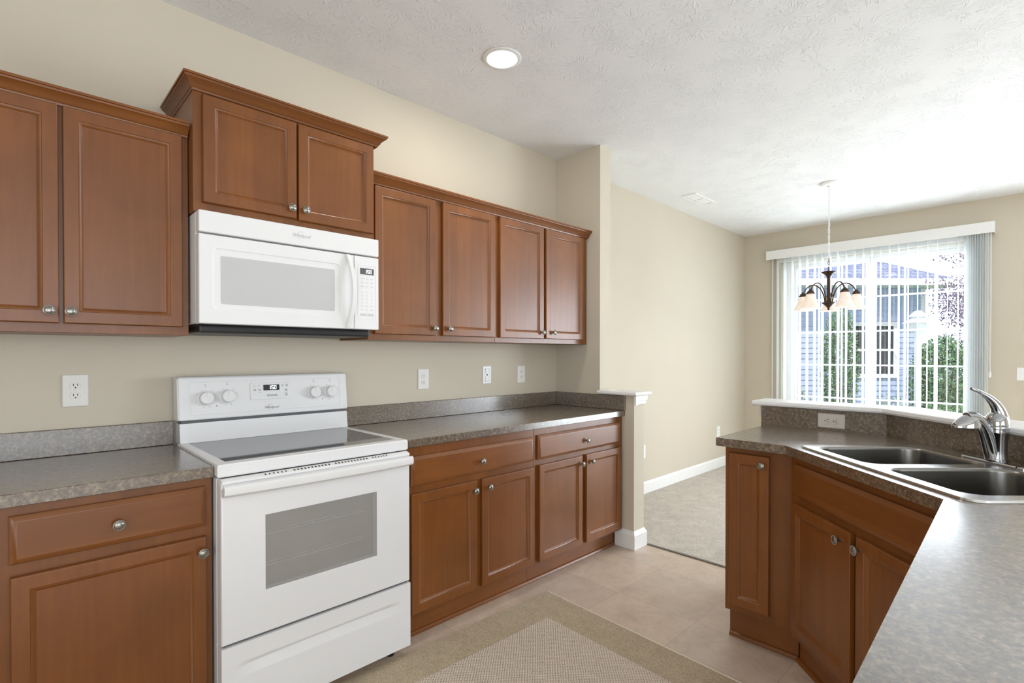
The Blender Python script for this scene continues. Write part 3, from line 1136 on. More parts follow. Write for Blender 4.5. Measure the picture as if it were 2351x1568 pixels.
# storage drawer with a scooped finger pull
mb = MB()
nx, nz = 40, 22
x0, x1, z0, z1 = W0, W1, 0.050, 0.330


def dent(x, z):
    u = (x - (x0 + x1) / 2) / ((x1 - x0) * 0.42)
    w = (z - 0.248) / 0.034
    if abs(u) > 1:
        return 0.0
    e = (1 - u * u) ** 0.35
    if -1 < w < 0.0:
        return 0.016 * e * (1 + w)
    if 0.0 <= w < 0.45:
        return 0.016 * e * (1 - w / 0.45)
    return 0.0


grid = []
for j in range(nz + 1):
    row = []
    for i in range(nx + 1):
        x = x0 + (x1 - x0) * i / nx
        z = z0 + (z1 - z0) * j / nz
        row.append((x, -0.692 + dent(x, z), z))
    grid.append(row)
# finer rows where the scoop is
zs = sorted({z0 + (z1 - z0) * j / nz for j in range(nz + 1)} | {0.248 + 0.034 * k / 6 for k in range(-6, 4)})
grid = [[(x0 + (x1 - x0) * i / nx, -0.692 + dent(x0 + (x1 - x0) * i / nx, z), z) for i in range(nx + 1)] for z in zs]
V = [[mb.v(p) for p in r] for r in grid]
for a, b2 in zip(V, V[1:]):
    for i in range(nx):
        mb.face([a[i], a[i + 1], b2[i + 1], b2[i]])
B = {}
for key, (x, z) in {'a': (x0, z0), 'b': (x1, z0), 'c': (x1, z1), 'd': (x0, z1)}.items():
    B[key] = mb.v((x, -0.645, z))
mb.face([B['a'], B['b']] + V[0][::-1])
mb.face([B['d'], B['c']] + V[-1][::-1])
mb.face([B['a'], B['d']] + [r[0] for r in V][::-1])
mb.face([B['b'], B['c']] + [r[-1] for r in V][::-1])
mb.face([B['a'], B['b'], B['c'], B['d']])
obj('storage_drawer', mb, M['enamel'], t, smooth=30)
obj('door_gap', MB().box(W0 + 0.012, W1 - 0.012, -0.680, -0.645, 0.3305, 0.3375), M['gap'], t)
for x in (0.06, 0.70):
    for y in (-0.62, -0.06):
        mb = MB()
        mb.lathe([(0.017, 0.0005), (0.017, 0.012), (0.011, 0.016), (0.011, 0.0445)], c=(x, y, 0), n=14)
        obj('foot', mb, M['black'], t)

# ------------------------------------------------------------------ microwave
t = thing('microwave', 'white over the range microwave hung under the short cabinet', 'microwave', (0, 0, 1.462))
X0, X1 = 0.002, 0.760
Zb, Zt = 0.0, 0.431
obj('body', MB().box(X0, X1, -0.375, -0.003, 0.002, Zt, 0.003, 1), M['plastic'], t)
mb = MB()
mb.box(X0 + 0.014, X1 - 0.012, -0.360, -0.02, -0.034, 0.0015, 0.010, 2)
obj('base_vent', mb, M['black'], t, label='black underside')
obj('top_grille', MB().box(X0, X1, -0.424, -0.3755, 0.348, Zt, 0.005, 3), M['plastic'], t)
# door with framed window
mb = MB()
DX0, DX1, DZa, DZb = X0, 0.6325, 0.0, 0.342
fy = -0.4225
rim = []
for ins, yy in ((0.0, -0.376), (0.0, -0.417), (0.002, -0.421), (0.006, fy)):
    rim.append([(DX0 + ins, yy, DZa + ins), (DX1 - ins * 0.3, yy, DZa + ins), (DX1 - ins * 0.3, yy, DZb - ins), (DX0 + ins, yy, DZb - ins)])
rr = [[], [], [], []]
wx0, wx1, wz0, wz1 = 0.049, 0.566, 0.056, 0.292
outer_pts = rrect(wx0, wx1, wz0, wz1, 0.022, 5)
# bridge the rectangular rim to the rounded window recess with matching vertex counts
no = len(outer_pts)


def rect_match(x0_, x1_, z0_, z1_, n=5):
    pts = []
    for cx_, cz_ in ((x1_, z1_), (x0_, z1_), (x0_, z0_), (x1_, z0_)):
        pts += [(cx_, cz_)] * (n + 1)
    return pts


def mwloop(pts, yy):
    return [(u, yy, w) for u, w in pts]


loops = []
for ins, yy in ((0.0, -0.376), (0.0, -0.417), (0.002, -0.421), (0.006, fy)):
    q = []
    for k, (cx_, cz_) in enumerate(((DX1 - ins * 0.3, DZb - ins), (DX0 + ins, DZb - ins), (DX0 + ins, DZa + ins), (DX1 - ins * 0.3, DZa + ins))):
        for i in range(6):
            q.append((cx_ + (i - 2.5) * 1e-5 * (-1 if k in (0, 1) else 1), yy, cz_ + (i - 2.5) * 1e-5 * (1 if k in (0, 3) else -1)))
    loops.append(q)
loops.append(mwloop(rrect(wx0, wx1, wz0, wz1, 0.022, 5), fy))
loops.append(mwloop(rrect(wx0 + 0.003, wx1 - 0.003, wz0 + 0.003, wz1 - 0.003, 0.020, 5), fy + 0.003))
mb.loft(loops, True, True)
md = obj('door', mb, M['plastic'], t, smooth=25)
obj('window_glass', (lambda m: m.loft([mwloop(rrect(0.078, 0.540, 0.078, 0.264, 0.006, 3), fy + 0.0028), mwloop(rrect(0.0785, 0.5395, 0.0785, 0.2635, 0.006, 3), fy + 0.0018)]))(MB()), M['mwglass'], md, label='pale grey screened glass')
# bowed handle
mb = MB()
st = []
for i in range(25):
    u = i / 24
    z = 0.006 + (0.340 - 0.006) * u
    bow = math.sin(PI * u)
    xc = 0.6005 + 0.016 * bow
    yc = -0.424 - 0.030 * bow ** 0.8
    wd = 0.013
    st.append([(xc - wd, yc, z), (xc - wd * 0.6, yc - 0.007, z), (xc + wd * 0.6, yc - 0.007, z), (xc + wd, yc, z), (xc + wd * 0.8, yc + 0.004, z), (xc - wd * 0.8, yc + 0.004, z)])
mb.loft(st)
obj('handle', mb, M['plastic'], md, smooth=50)
pn = obj('control_panel', MB().box(0.6345, X1, -0.4225, -0.3765, 0.0, 0.342, 0.004, 2), M['plastic'], t)
mb = MB()
mb.ring([(u, -0.4226, w) for u, w in rrect(0.652, 0.744, 0.050, 0.302, 0.008, 4)], 0.0012, 6)
obj('keypad_outline', mb, M['plastic'], pn)
ds = obj('display', MB().box(0.663, 0.733, -0.4236, -0.4226, 0.258, 0.287, 0.0003, 1), M['lcd2'], pn, label='grey clock display reading 1:50')
mb = MB()


def place_mw(mb, a, b, c, d2):
    mb.box(a, b, -0.4243, -0.4237, c, d2)


for ch, x in (('1', 0.6860), ('5', 0.6995), ('0', 0.7115)):
    seven(mb, place_mw, ch, x, 0.2640, 0.0090, 0.0165, 0.0020)
place_mw(mb, 0.6968, 0.6984, 0.2670, 0.2690); place_mw(mb, 0.6968, 0.6984, 0.2745, 0.2765)
obj('digits', mb, M['digit'], ds, smooth=0)
mb = MB()
for r, z in enumerate((0.236, 0.218, 0.200)):
    for c in range(3):
        mb.box(0.668 + c * 0.024, 0.668 + c * 0.024 + 0.013, -0.4229, -0.4226, z, z + 0.0035)
for r, z in enumerate((0.172, 0.156, 0.140, 0.124)):
    for c in range(3):
        mb.box(0.672 + c * 0.024, 0.672 + c * 0.024 + 0.004, -0.4229, -0.4226, z, z + 0.0055)
for z in (0.108, 0.090):
    for c in range(3):
        mb.box(0.668 + c * 0.024, 0.668 + c * 0.024 + 0.011, -0.4229, -0.4226, z, z + 0.004)
mb.box(0.662, 0.696, -0.4229, -0.4226, 0.063, 0.074); mb.box(0.700, 0.734, -0.4229, -0.4226, 0.063, 0.074)
obj('key_marks', mb, plain('faint grey key print', (0.60, 0.60, 0.605), 0.4), pn, smooth=0)
lo = obj('lettering', text_mesh('Whirlpool', 0.0195, 0.3, 0.0012), M['logow'], t, label='white raised script lettering')
lo.matrix_local = Matrix.Translation((0.389, -0.4248, 0.391)) @ Matrix.Rotation(PI / 2, 4, 'X')
mb = MB()
oval_swoosh(mb, lambda u, w: Vector((0.386 + u, -0.4247, 0.393 + w)), 0.014, 0.015, 0.0010, 0.9, 4.6)
obj('emblem_swoosh', mb, M['logow'], t)


# ------------------------------------------------------------------ outlets and plates
def wall_plate(label, cat, name, loc, rotz, kind, mat, w=0.080, h=0.126, horiz=False):
    """built facing local -y, centred on the origin"""
    t = thing(name, label, cat, loc, rotz)
    if horiz:
        w, h = h, w
    mb = MB()
    loops = []
    for ins, yy in ((0.0, -0.0005), (0.0, -0.003), (0.003, -0.006)):
        loops.append([(u, yy, v) for u, v in rrect(-w / 2 + ins, w / 2 - ins, -h / 2 + ins, h / 2 - ins, 0.004, 3)])
    mb.loft(loops)
    obj('plate', mb, mat, t)
    if kind == 'duplex':
        for s in (1, -1):
            cx_, cz_ = (s * 0.0195, 0) if horiz else (0, s * 0.0195)
            mb = MB()
            pts = []
            for i in range(24):
                a = 2 * PI * i / 24
                u, v = 0.0170 * math.cos(a), 0.0170 * math.sin(a)
                v = max(-0.0125, min(0.0125, v))
                if horiz:
                    u, v = v, u
                pts.append((u, v))
            mb.loft([[(cx_ + u, -0.0062, cz_ + v) for u, v in pts], [(cx_ + u * 0.97, -0.0078, cz_ + v * 0.97) for u, v in pts]])
            rc = obj('receptacle', mb, mat, t)
            mb = MB()
            for su in (-0.0062, 0.0062):
                a, b_ = (su, 0.0042)
                if horiz:
                    mb.box(cx_ + 0.0042 - 0.0042, cx_ + 0.0042 + 0.0042, -0.0083, -0.0079, cz_ + su - 0.0013, cz_ + su + 0.0013)
                else:
                    mb.box(cx_ + su - 0.0011, cx_ + su + 0.0011, -0.0083, -0.0079, cz_ + 0.0036 - 0.0042, cz_ + 0.0036 + 0.0042)
            if horiz:
                mb.lathe([(0.0030, 0), (0.0030, 0.0004)], c=(cx_ - 0.0072, -0.0079, cz_), n=10, M=Matrix.Rotation(PI / 2, 4, 'X'))
            else:
                mb.lathe([(0.0026, 0), (0.0026, 0.0004)], c=(cx_, -0.0079, cz_ - 0.0072), n=10, M=Matrix.Rotation(PI / 2, 4, 'X'))
            obj('slots', mb, M['slot'], rc, smooth=0)
        mb = MB()
        mb.lathe([(0.0028, 0), (0.0022, 0.0012), (0.0003, 0.0014)], c=(0, -0.0061, 0), n=10, M=Matrix.Rotation(PI / 2, 4, 'X'))
        obj('screw', mb, mat, t)
    elif kind == 'jack':
        mb = MB()
        mb.ring([(u, -0.0062, v) for u, v in rrect(-0.020, 0.020, -0.047, 0.047, 0.003, 3)], 0.0016, 6)
        obj('bezel', mb, mat, t)
        mb = MB()
        mb.box(-0.015, 0.015, -0.0085, -0.0061, 0.010, 0.044, 0.002, 2)
        mb.box(-0.015, 0.015, -0.0085, -0.0061, -0.044, -0.008, 0.002, 2)
        obj('rocker', mb, M['plastic'], t)
        obj('jack', MB().box(-0.0045, 0.0045, -0.0072, -0.0061, -0.005, 0.006), M['slot'], t)
    elif kind == 'switch':
        obj('toggle', MB().box(-0.005, 0.005, -0.016, -0.0061, -0.004, 0.010, 0.001, 1), mat, t)
    return t


wall_plate('white duplex outlet above the left countertop', 'outlet', 'wall_outlet', (-0.326, 0, 1.202), 0, 'duplex', M['offwhite'])
wall_plate('white duplex outlet nearest the range on its right side', 'outlet', 'wall_outlet', (1.306, 0, 1.193), 0, 'duplex', M['offwhite'])
wall_plate('bright white wall jack plate with a small dark hole in its middle', 'wall plate', 'jack_plate', (1.826, 0, 1.204), 0, 'jack', M['trim'], 0.076, 0.122)
wall_plate('dull cream duplex outlet nearest the corner by the stub wall', 'outlet', 'wall_outlet', (2.162, 0, 1.2), 0, 'duplex', M['offwhite'])
wall_plate('grey beige horizontal outlet on the peninsula backsplash', 'outlet', 'wall_outlet', (PBX + 0.0005, -1.905, 1.004), -PI / 2, 'duplex', M['ivory'], 0.074, 0.122, True)
wall_plate('white light switch on the window wall right of the window', 'switch', 'light_switch', (XF, -2.548, 1.160), -PI / 2, 'switch', M['trim'], 0.076, 0.122)
wall_plate('low white outlet on the dining wall just behind the half wall post', 'outlet', 'wall_outlet', (3.83, 0, 0.41), 0, 'duplex', M['trim'])
wall_plate('low white outlet on the dining wall nearest the window wall', 'outlet', 'wall_outlet', (5.50, 0, 0.43), 0, 'duplex', M['trim'])

# ------------------------------------------------------------------ sink and faucet
t = thing('kitchen_sink', 'stainless steel double bowl sink set in the peninsula corner', 'sink', (SINKX, SINKY, CT), -0.75 * PI)
# local +x = u along the front, local -y ... local y axis = (S2,-S2) rotated: v towards the back is local +y' below


def L(u, v, z):
    # thing is turned -135 degrees: local x=(-S2,-S2), local y=(S2,-S2)
    return (u, v, z)


SW, SD = 0.840, 0.542
mb = MB()
bowls = [(0.052, 0.392, 0.040, 0.452), (0.448, 0.788, 0.040, 0.452)]
outer_l = rrect(0.006, SW - 0.006, 0.006, SD - 0.006, 0.040, 6)
edges = []
for lp in [outer_l] + [rrect(a, b, c, d2, 0.060, 6) for a, b, c, d2 in bowls]:
    vs = [mb.v((u, v, 0.0075)) for u, v in lp]
    edges += [mb.bm.edges.new((vs[i], vs[(i + 1) % len(vs)])) for i in range(len(vs))]
bmesh.ops.triangle_fill(mb.bm, use_beauty=True, edges=edges)
mb.loft([[(u, v, 0.0075) for u, v in outer_l], [(u, v, 0.0065) for u, v in rrect(0.002, SW - 0.002, 0.002, SD - 0.002, 0.043, 6)], [(u, v, 0.0008) for u, v in rrect(0, SW, 0, SD, 0.045, 6)]], False, False)
bmesh.ops.remove_doubles(mb.bm, verts=mb.bm.verts[:], dist=1e-6)
obj('rim', mb, M['steel2'], t, smooth=30)
for k, (a, b, c, d2) in enumerate(bowls):
    mb = MB()
    loops = []
    for ins, z, r in ((0.0, 0.0074, 0.060), (0.003, 0.004, 0.060), (0.006, -0.004, 0.060), (0.010, -0.12, 0.062), (0.016, -0.155, 0.062), (0.030, -0.172, 0.060), (0.060, -0.178, 0.05)):
        loops.append([(u, v, z) for u, v in rrect(a + ins, b - ins, c + ins, d2 - ins, r, 6)])
    mb.loft(loops, False, True)
    obj('bowl', mb, M['steel'], t, smooth=60)
    mb = MB()
    cx_, cy_ = (a + b) / 2, (c + d2) / 2
    mb.lathe([(0.045, -0.1775), (0.043, -0.1755), (0.034, -0.1765), (0.030, -0.1770), (0.0005, -0.1772)], c=(cx_, cy_, 0), n=24, cap0=False)
    obj('drain', mb, M['steel2'], t)

# faucet: local x = along the deck, local -y = towards the user
fu, fv = 0.364, 0.503
fx, fyw = dg(fu, fv, SINKX, SINKY)
t = thing('faucet', 'chrome single lever kitchen faucet standing on the sink deck', 'faucet', (fx, fyw, CT + 0.0078), -0.75 * PI)
mb = MB()
loops = []
for ins, z in ((0.0, 0.0), (0.0, 0.004), (0.003, 0.008), (0.010, 0.010)):
    loops.append([(u, v, z) for u, v in rrect(-0.128 + ins, 0.128 - ins, -0.030 + ins, 0.030 - ins, 0.029 - ins, 8)])
mb.loft(loops)
obj('escutcheon', mb, M['chrome'], t)
mb = MB()
mb.lathe([(0.033, 0.0102), (0.033, 0.014), (0.030, 0.018), (0.029, 0.050), (0.031, 0.085), (0.0335, 0.104), (0.0345, 0.112), (0.0335, 0.117), (0.0345, 0.121), (0.0345, 0.128), (0.033, 0.131), (0.0005, 0.1315)], n=32)
obj('body', mb, M['chrome'], t)
# lever: dome cap flowing into a curved tapering lever that rises towards the user
mb = MB()
mb.lathe([(0.033, 0.132), (0.0335, 0.138), (0.032, 0.150), (0.028, 0.163), (0.020, 0.174), (0.010, 0.180), (0.0005, 0.181)], n=32)
path = []
for i in range(15):
    u = i / 14
    P0, P1, P2, P3 = Vector((0, 0.012, 0.145)), Vector((0, 0.012, 0.205)), Vector((0, -0.028, 0.238)), Vector((0, -0.090, 0.262))
    path.append(P0 * (1 - u) ** 3 + P1 * 3 * u * (1 - u) ** 2 + P2 * 3 * u * u * (1 - u) + P3 * u ** 3)
rad = [0.026 - 0.019 * min(1, (i / 14) * 1.25) for i in range(15)]
rad[-1] = 0.0045
mb.tube(path, rad, 14)
obj('lever', mb, M['chrome'], t, smooth=60)
# spout arm with pull-out spray head
mb = MB()
path = []
for i in range(15):
    u = i / 14
    P0, P1, P2, P3 = Vector((0, -0.012, 0.018)), Vector((0, -0.030, 0.090)), Vector((0, -0.046, 0.172)), Vector((0, -0.105, 0.160))
    path.append(P0 * (1 - u) ** 3 + P1 * 3 * u * (1 - u) ** 2 + P2 * 3 * u * u * (1 - u) + P3 * u ** 3)
mb.tube(path, [0.024 - 0.006 * (i / 14) for i in range(15)], 16)
sp = obj('spout', mb, M['chrome'], t, smooth=60)
mb = MB()
# egg shaped spray head, cut flat below
secs = []
for i in range(13):
    u = i / 12
    y = -0.066 - 0.086 * u
    h = math.sin(PI * (0.10 + 0.86 * u) ** 0.85) ** 0.6
    w = 0.029 * h + 0.001
    top = 0.127 + 0.053 * h * (1 - 0.36 * u)
    lp = []
    for k in range(17):
        a = PI * k / 16
        lp.append((w * math.cos(a), y, 0.125 + (top - 0.125) * math.sin(a)))
    secs.append(lp)
mb.loft(secs)
hd = obj('spray_head', mb, M['chrome'], t, smooth=50)
mb = MB()
mb.lathe([(0.022, 0.0), (0.022, 0.004)], c=(0, -0.106, 0.1203), n=20)
obj('spray_face', mb, M['black'], hd)
mb = MB()
mb.lathe([(0.014, 0.0), (0.014, 0.004), (0.010, 0.006), (0.0005, 0.0065)], c=(0, -0.088, 0.1735), n=16)
obj('button', mb, M['gap'], hd)

# ------------------------------------------------------------------ rug
RR = math.radians(-2.4)
t = thing('area_rug', 'beige woven rug with olive border lying on the kitchen floor', 'rug', (1.650, -0.712, 0.0008), RR)
RL, RWd, BR = 2.55, 1.50, 0.205
mb = MB()
mb.plate_hole([(-RL, -RWd), (0, -RWd), (0, 0), (-RL, 0)], [[(-RL + BR, -RWd + BR), (-BR, -RWd + BR), (-BR, -BR), (-RL + BR, -BR)]], 0, 0.007)
obj('border', mb, M['rugb'], t, smooth=0)
obj('field', MB().box(-RL + BR + 0.0005, -BR - 0.0005, -RWd + BR + 0.0005, -BR - 0.0005, 0, 0.0095, 0.002, 2), M['rugw'], t)
obj('edge_binding', MB().box(0.0004, 0.006, -RWd, 0, 0, 0.0085, 0.002, 2), plain('pale binding tape', (0.78, 0.72, 0.62), 0.9), t)

# ------------------------------------------------------------------ ceiling fixtures


def downlight(label, x, y, power, lit=True):
    t = thing('recessed_light', label, 'ceiling light', (x, y, CEIL), 0, 'recessed ceiling lights')
    mb = MB()
    mb.lathe([(0.076, -0.0005), (0.0765, -0.004), (0.080, -0.007), (0.094, -0.006), (0.0985, -0.003), (0.0985, -0.0005)], n=48, cap0=False, cap1=False)
    obj('trim_ring', mb, M['trim'], t)
    mb = MB()
    mb.lathe([(0.0755, -0.0006), (0.0755, -0.0016), (0.05, -0.0030), (0.0005, -0.0036)], n=48)
    obj('lens', mb, M['lens'], t)
    d = bpy.data.lights.new('lamp', 'AREA')
    d.shape = 'DISK'; d.size = 0.15; d.energy = power; d.color = (1.0, 0.93, 0.84)
    lo_ = bpy.data.objects.new('lamp', d)
    COL.objects.link(lo_)
    lo_.parent = t
    lo_.location = (0, 0, -0.010)
    return t


downlight('round white recessed ceiling light, lit, above the range side of the kitchen', 1.302, -0.712, 7)

t = thing('ceiling_vent', 'white rectangular ceiling vent near the dining wall', 'vent', (4.305, -0.325, CEIL))
mb = MB()
mb.plate_hole(rrect(-0.215, 0.215, -0.075, 0.075, 0.006, 2), [[(-0.185, -0.045), (-0.005, -0.045), (-0.005, 0.045), (-0.185, 0.045)], [(0.005, -0.045), (0.185, -0.045), (0.185, 0.045), (0.005, 0.045)]], -0.008, -0.0005)
obj('frame', mb, M['trim'], t)
obj('backing', MB().box(-0.186, 0.186, -0.046, 0.046, -0.0014, -0.0004), M['mark'], t)
for s in (-1, 1):
    for i in range(5):
        y = -0.036 + i * 0.018
        mb = MB()
        mb.prism_axis([(y - 0.008, -0.0015), (y + 0.005, -0.0065), (y + 0.006, -0.0058), (y - 0.007, -0.0010 - 0.0004)], min(s * 0.006, s * 0.184), max(s * 0.006, s * 0.184), 'x')
        obj('louvre', mb, M['trim'], t)

# chandelier
CX, CY = 4.68, -1.347
t = thing('chandelier', 'five arm bronze chandelier with frosted bell shades before the window', 'chandelier', (CX, CY, CEIL))
Zc = -CEIL
mb = MB()
mb.lathe([(0.076, -0.0005), (0.077, -0.006), (0.070, -0.014), (0.045, -0.022), (0.020, -0.026), (0.012, -0.034), (0.0005, -0.035)], n=32)
obj('canopy', mb, M['trim'], t, label='white ceiling canopy')


def chain(name, z0, z1, mat, n):
    mb = MB()
    pitch = (z0 - z1) / n
    for i in range(n):
        zc = z0 - pitch * (i + 0.5)
        a = PI / 4 + (PI / 2 if i % 2 else 0)
        pts = []
        for k in range(14):
            b = 2 * PI * k / 14
            u = 0.0085 * math.cos(b)
            w = pitch * 0.66 * math.sin(b)
            pts.append((u * math.cos(a), u * math.sin(a), zc + w))
        mb.ring(pts, 0.0019, 6)
    return obj(name, mb, mat, t)


chain('chain', -0.035, 2.190 + Zc, M['trim'], 22)
chain('lower_chain', 2.190 + Zc, 2.118 + Zc, M['bronze'], 3)
mb = MB()
mb.tube([(0.006 + 0.010 * math.sin(i * 0.9), 0.004 * math.cos(i * 1.3), -0.034 + (2.09 + Zc + 0.034) * i / 20) for i in range(21)], 0.0016, 5)
obj('cord', mb, M['trim'], t)
mb = MB()
mb.ring([(0.017 * math.cos(2 * PI * k / 16), 0, 2.100 + Zc + 0.020 * math.sin(2 * PI * k / 16)) for k in range(16)], 0.003, 6)
mb.lathe([(0.010, 2.085), (0.056, 2.078), (0.0575, 2.073), (0.052, 2.068), (0.030, 2.052), (0.018, 2.036), (0.0135, 2.015), (0.0130, 1.86), (0.0130, 1.815),
          (0.024, 1.812), (0.052, 1.806), (0.057, 1.801), (0.052, 1.797), (0.036, 1.786), (0.020, 1.770), (0.009, 1.757), (0.008, 1.750), (0.0095, 1.745), (0.006, 1.737), (0.0005, 1.734)], c=(0, 0, Zc), n=28)
obj('stem', mb, M['bronze'], t, smooth=50)
base_ang = math.atan2(CAM.y - CY, CAM.x - CX)
for k in range(5):
    a = base_ang + PI + 2 * PI * k / 5 - 0.05
    ca, sa = math.cos(a), math.sin(a)
    mb = MB()
    pr_ = []
    for i in range(17):
        u = i / 16
        P0, P1, P2, P3 = Vector((0.028, 1.806)), Vector((0.050, 2.010)), Vector((0.180, 2.010)), Vector((0.214, 1.888))
        q = P0 * (1 - u) ** 3 + P1 * 3 * u * (1 - u) ** 2 + P2 * 3 * u * u * (1 - u) + P3 * u ** 3
        pr_.append((q.x * ca, q.x * sa, q.y + Zc))
    mb.tube(pr_, 0.0052, 8)
    mb.lathe([(0.010, 0.028), (0.012, 0.022), (0.026, 0.010), (0.030, -0.002), (0.036, -0.006), (0.036, -0.013), (0.030, -0.014)], c=(0.214 * ca, 0.214 * sa, 1.884 + Zc), n=20)
    ar = obj('arm', mb, M['bronze'], t, smooth=50)
    mb = MB()
    pr2 = [(0.029, 0.0), (0.037, -0.012), (0.043, -0.035), (0.050, -0.065), (0.060, -0.095), (0.074, -0.118), (0.084, -0.126), (0.0815, -0.127), (0.071, -0.117), (0.057, -0.094), (0.047, -0.065), (0.040, -0.035), (0.034, -0.013), (0.026, -0.002)]
    mb.lathe(pr2, c=(0.214 * ca, 0.214 * sa, 1.8695 + Zc), n=28, cap0=False, cap1=False)
    sh = obj('shade', mb, M['shade'], ar, smooth=60, label='frosted bell shade')
    ld = bpy.data.lights.new('bulb', 'POINT')
    ld.energy = 1.0; ld.color = (1.0, 0.80, 0.62); ld.shadow_soft_size = 0.025
    lo_ = bpy.data.objects.new('bulb', ld)
    COL.objects.link(lo_)
    lo_.parent = ar
    lo_.location = (0.214 * ca, 0.214 * sa, 1.807 + Zc)

# ------------------------------------------------------------------ dining window
wy0, wy1, wz0, wz1 = WIN


def window(name, y0, y1, z0, z1, x, fw=0.05, mullion=True, grid=(3, 5), sash=0.06, gw=0.018, wide_left=0.0):
    mb = MB()
    for a in ((y0 + 0.0005, y0 + fw, z0 + 0.0005, z1 - 0.0005), (y1 - fw, y1 - 0.0005, z0 + 0.0005, z1 - 0.0005)):
        mb.box(x, x + 0.09, a[0], a[1], a[2], a[3], 0.002, 1)
    mb.box(x, x + 0.09, y0 + fw, y1 - fw, z0 + 0.0005, z0 + fw, 0.002, 1)
    mb.box(x, x + 0.09, y0 + fw, y1 - fw, z1 - fw, z1 - 0.0005, 0.002, 1)
    w = struct(name, mb, M['trim'])
    ym = (y0 + y1) / 2
    for a, b in ((y0 + fw, ym), (ym, y1 - fw)):
        g = 0.0008
        mb = MB()
        s = sash
        mb.box(x + 0.02, x + 0.06, a + g, a + s, z0 + fw + g, z1 - fw - g, 0.003, 1)
        if b > ym + 0.01:
            b -= wide_left
            if wide_left:
                mb.box(x + 0.02, x + 0.06, b + 0.0005, b + wide_left - g, z0 + fw + g, z1 - fw - g, 0.003, 1)
        mb.box(x + 0.02, x + 0.06, b - s, b - g, z0 + fw + g, z1 - fw - g, 0.003, 1)
        mb.box(x + 0.02, x + 0.06, a + s, b - s, z0 + fw + g, z0 + fw + s, 0.003, 1)
        mb.box(x + 0.02, x + 0.06, a + s, b - s, z1 - fw - s, z1 - fw - g, 0.003, 1)
        sa = obj('sash', mb, M['trim'], w)
        A0, A1, B0, B1 = a + s, b - s, z0 + fw + s, z1 - fw - s
        obj('pane', MB().box(x + 0.0385, x + 0.0415, A0, A1, B0, B1), M['glass'], sa, smooth=0)
        mb = MB()
        for i in range(1, grid[0]):
            yy = A0 + (A1 - A0) * i / grid[0]
            mb.box(x + 0.0425, x + 0.050, yy - gw / 2, yy + gw / 2, B0, B1)
        for j in range(1, grid[1]):
            zz = B0 + (B1 - B0) * j / grid[1]
            mb.box(x + 0.0430, x + 0.0494, A0 + 0.0004, A1 - 0.0004, zz - gw / 2, zz + gw / 2)
        if grid[0] > 1:
            obj('muntins', mb, M['trim'], sa, smooth=0)
    return w


window('window_1', wy0, wy1, wz0, wz1, XF + 0.04, fw=0.045, grid=(3, 5), sash=0.050, wide_left=0.06)
struct('trim_6', MB().box(XF - 0.010, XF - 0.0005, wy0 - 0.05, wy1 + 0.05, wz1 + 0.001, 2.60, 0.002, 1), M['trim'])
window('door_1', DOOR[0], DOOR[1], DOOR[2], DOOR[3], XF + 0.04, fw=0.05, grid=(1, 1), sash=0.08)
window('window_2', SIDE[0], SIDE[1], SIDE[2], SIDE[3], XF + 0.04, fw=0.05, grid=(1, 1), sash=0.05)
struct('trim_5', MB().box(XF - 0.03, XF - 0.0005, wy0 - 0.03, wy1 + 0.03, wz0 - 0.03, wz0 - 0.001, 0.004, 2), M['trim'])

# vertical blind
t = thing('vertical_blind', 'white vertical blind with valance drawn open across the dining window', 'window blind', (XF, 0, 0))
mb = MB()
va0, va1 = -2.356, -0.290
mb.box(-0.092, -0.086, va0, va1, 2.510, 2.617, 0.002, 2)
mb.box(-0.0855, -0.001, va1 - 0.006, va1, 2.510, 2.617, 0.002, 1)
mb.box(-0.0855, -0.001, va0, va0 + 0.006, 2.510, 2.617, 0.002, 1)
mb.box(-0.0855, -0.001, va0 + 0.0065, va1 - 0.0065, 2.611, 2.617, 0.002, 1)
obj('valance', mb, M['trim'], t)
obj('head_rail', MB().box(-0.062, -0.022, va0 + 0.012, va1 - 0.012, 2.560, 2.600, 0.003, 1), M['trim'], t)
_vm = MB()
n = 6
_loops = []
for zz in (0.0, -2.08):
    _loops.append([(-0.0445 + 0.089 * i / n, 0.004 * math.sin(PI * i / n), zz) for i in range(n + 1)] + [(0.0445 - 0.089 * i / n, 0.004 * math.sin(PI * (n - i) / n) - 0.0009, zz) for i in range(n + 1)])
_vm.loft(_loops)
VANE = _vm.mesh('vane', 60)
VANE.materials.append(M['vane'])
first = obj('vane', VANE, None, t)
ys = [-0.415, -0.495] + [-0.58 - 0.0795 * i for i in range(20)] + [-2.150 - 0.0185 * i for i in range(9)]
for i, y in enumerate(ys):
    o = first if i == 0 else first.copy()
    if i:
        COL.objects.link(o)
        o.parent = t
    o.location = (-0.046, y, 2.555)
    stack = y < -2.13
    o.rotation_euler = (0, 0, math.radians(random.uniform(-3, 3) + (22 if stack and y < -1 else (-16 if stack else 0))))
mb = MB()
mb.tube([(-0.040, -0.352, 2.56), (-0.040, -0.350, 1.5), (-0.040, -0.352, 0.75)], 0.006, 6)
obj('wand', mb, M['trim'], t)
mb = MB()
mb.tube([(-0.040, -2.322, 2.56), (-0.041, -2.325, 1.9), (-0.040, -2.322, 1.18)], 0.0025, 5)
mb.tube([(-0.052, -2.330, 2.56), (-0.052, -2.333, 1.9), (-0.052, -2.330, 1.18)], 0.0025, 5)
mb.lathe([(0.004, 0.03), (0.012, 0.01), (0.013, -0.03), (0.006, -0.04)], c=(-0.046, -2.326, 1.16), n=12)
obj('pull_cord', mb, M['trim'], t)

# ------------------------------------------------------------------ outside the window
struct('ground', MB().box(XF + WT + 0.01, 40, -30, 30, -0.5, -0.25), M['lawn'], smooth=0)

FW = Vector((math.sin(YAW), math.cos(YAW), 0))
RT = Vector((math.cos(YAW), -math.sin(YAW), 0))


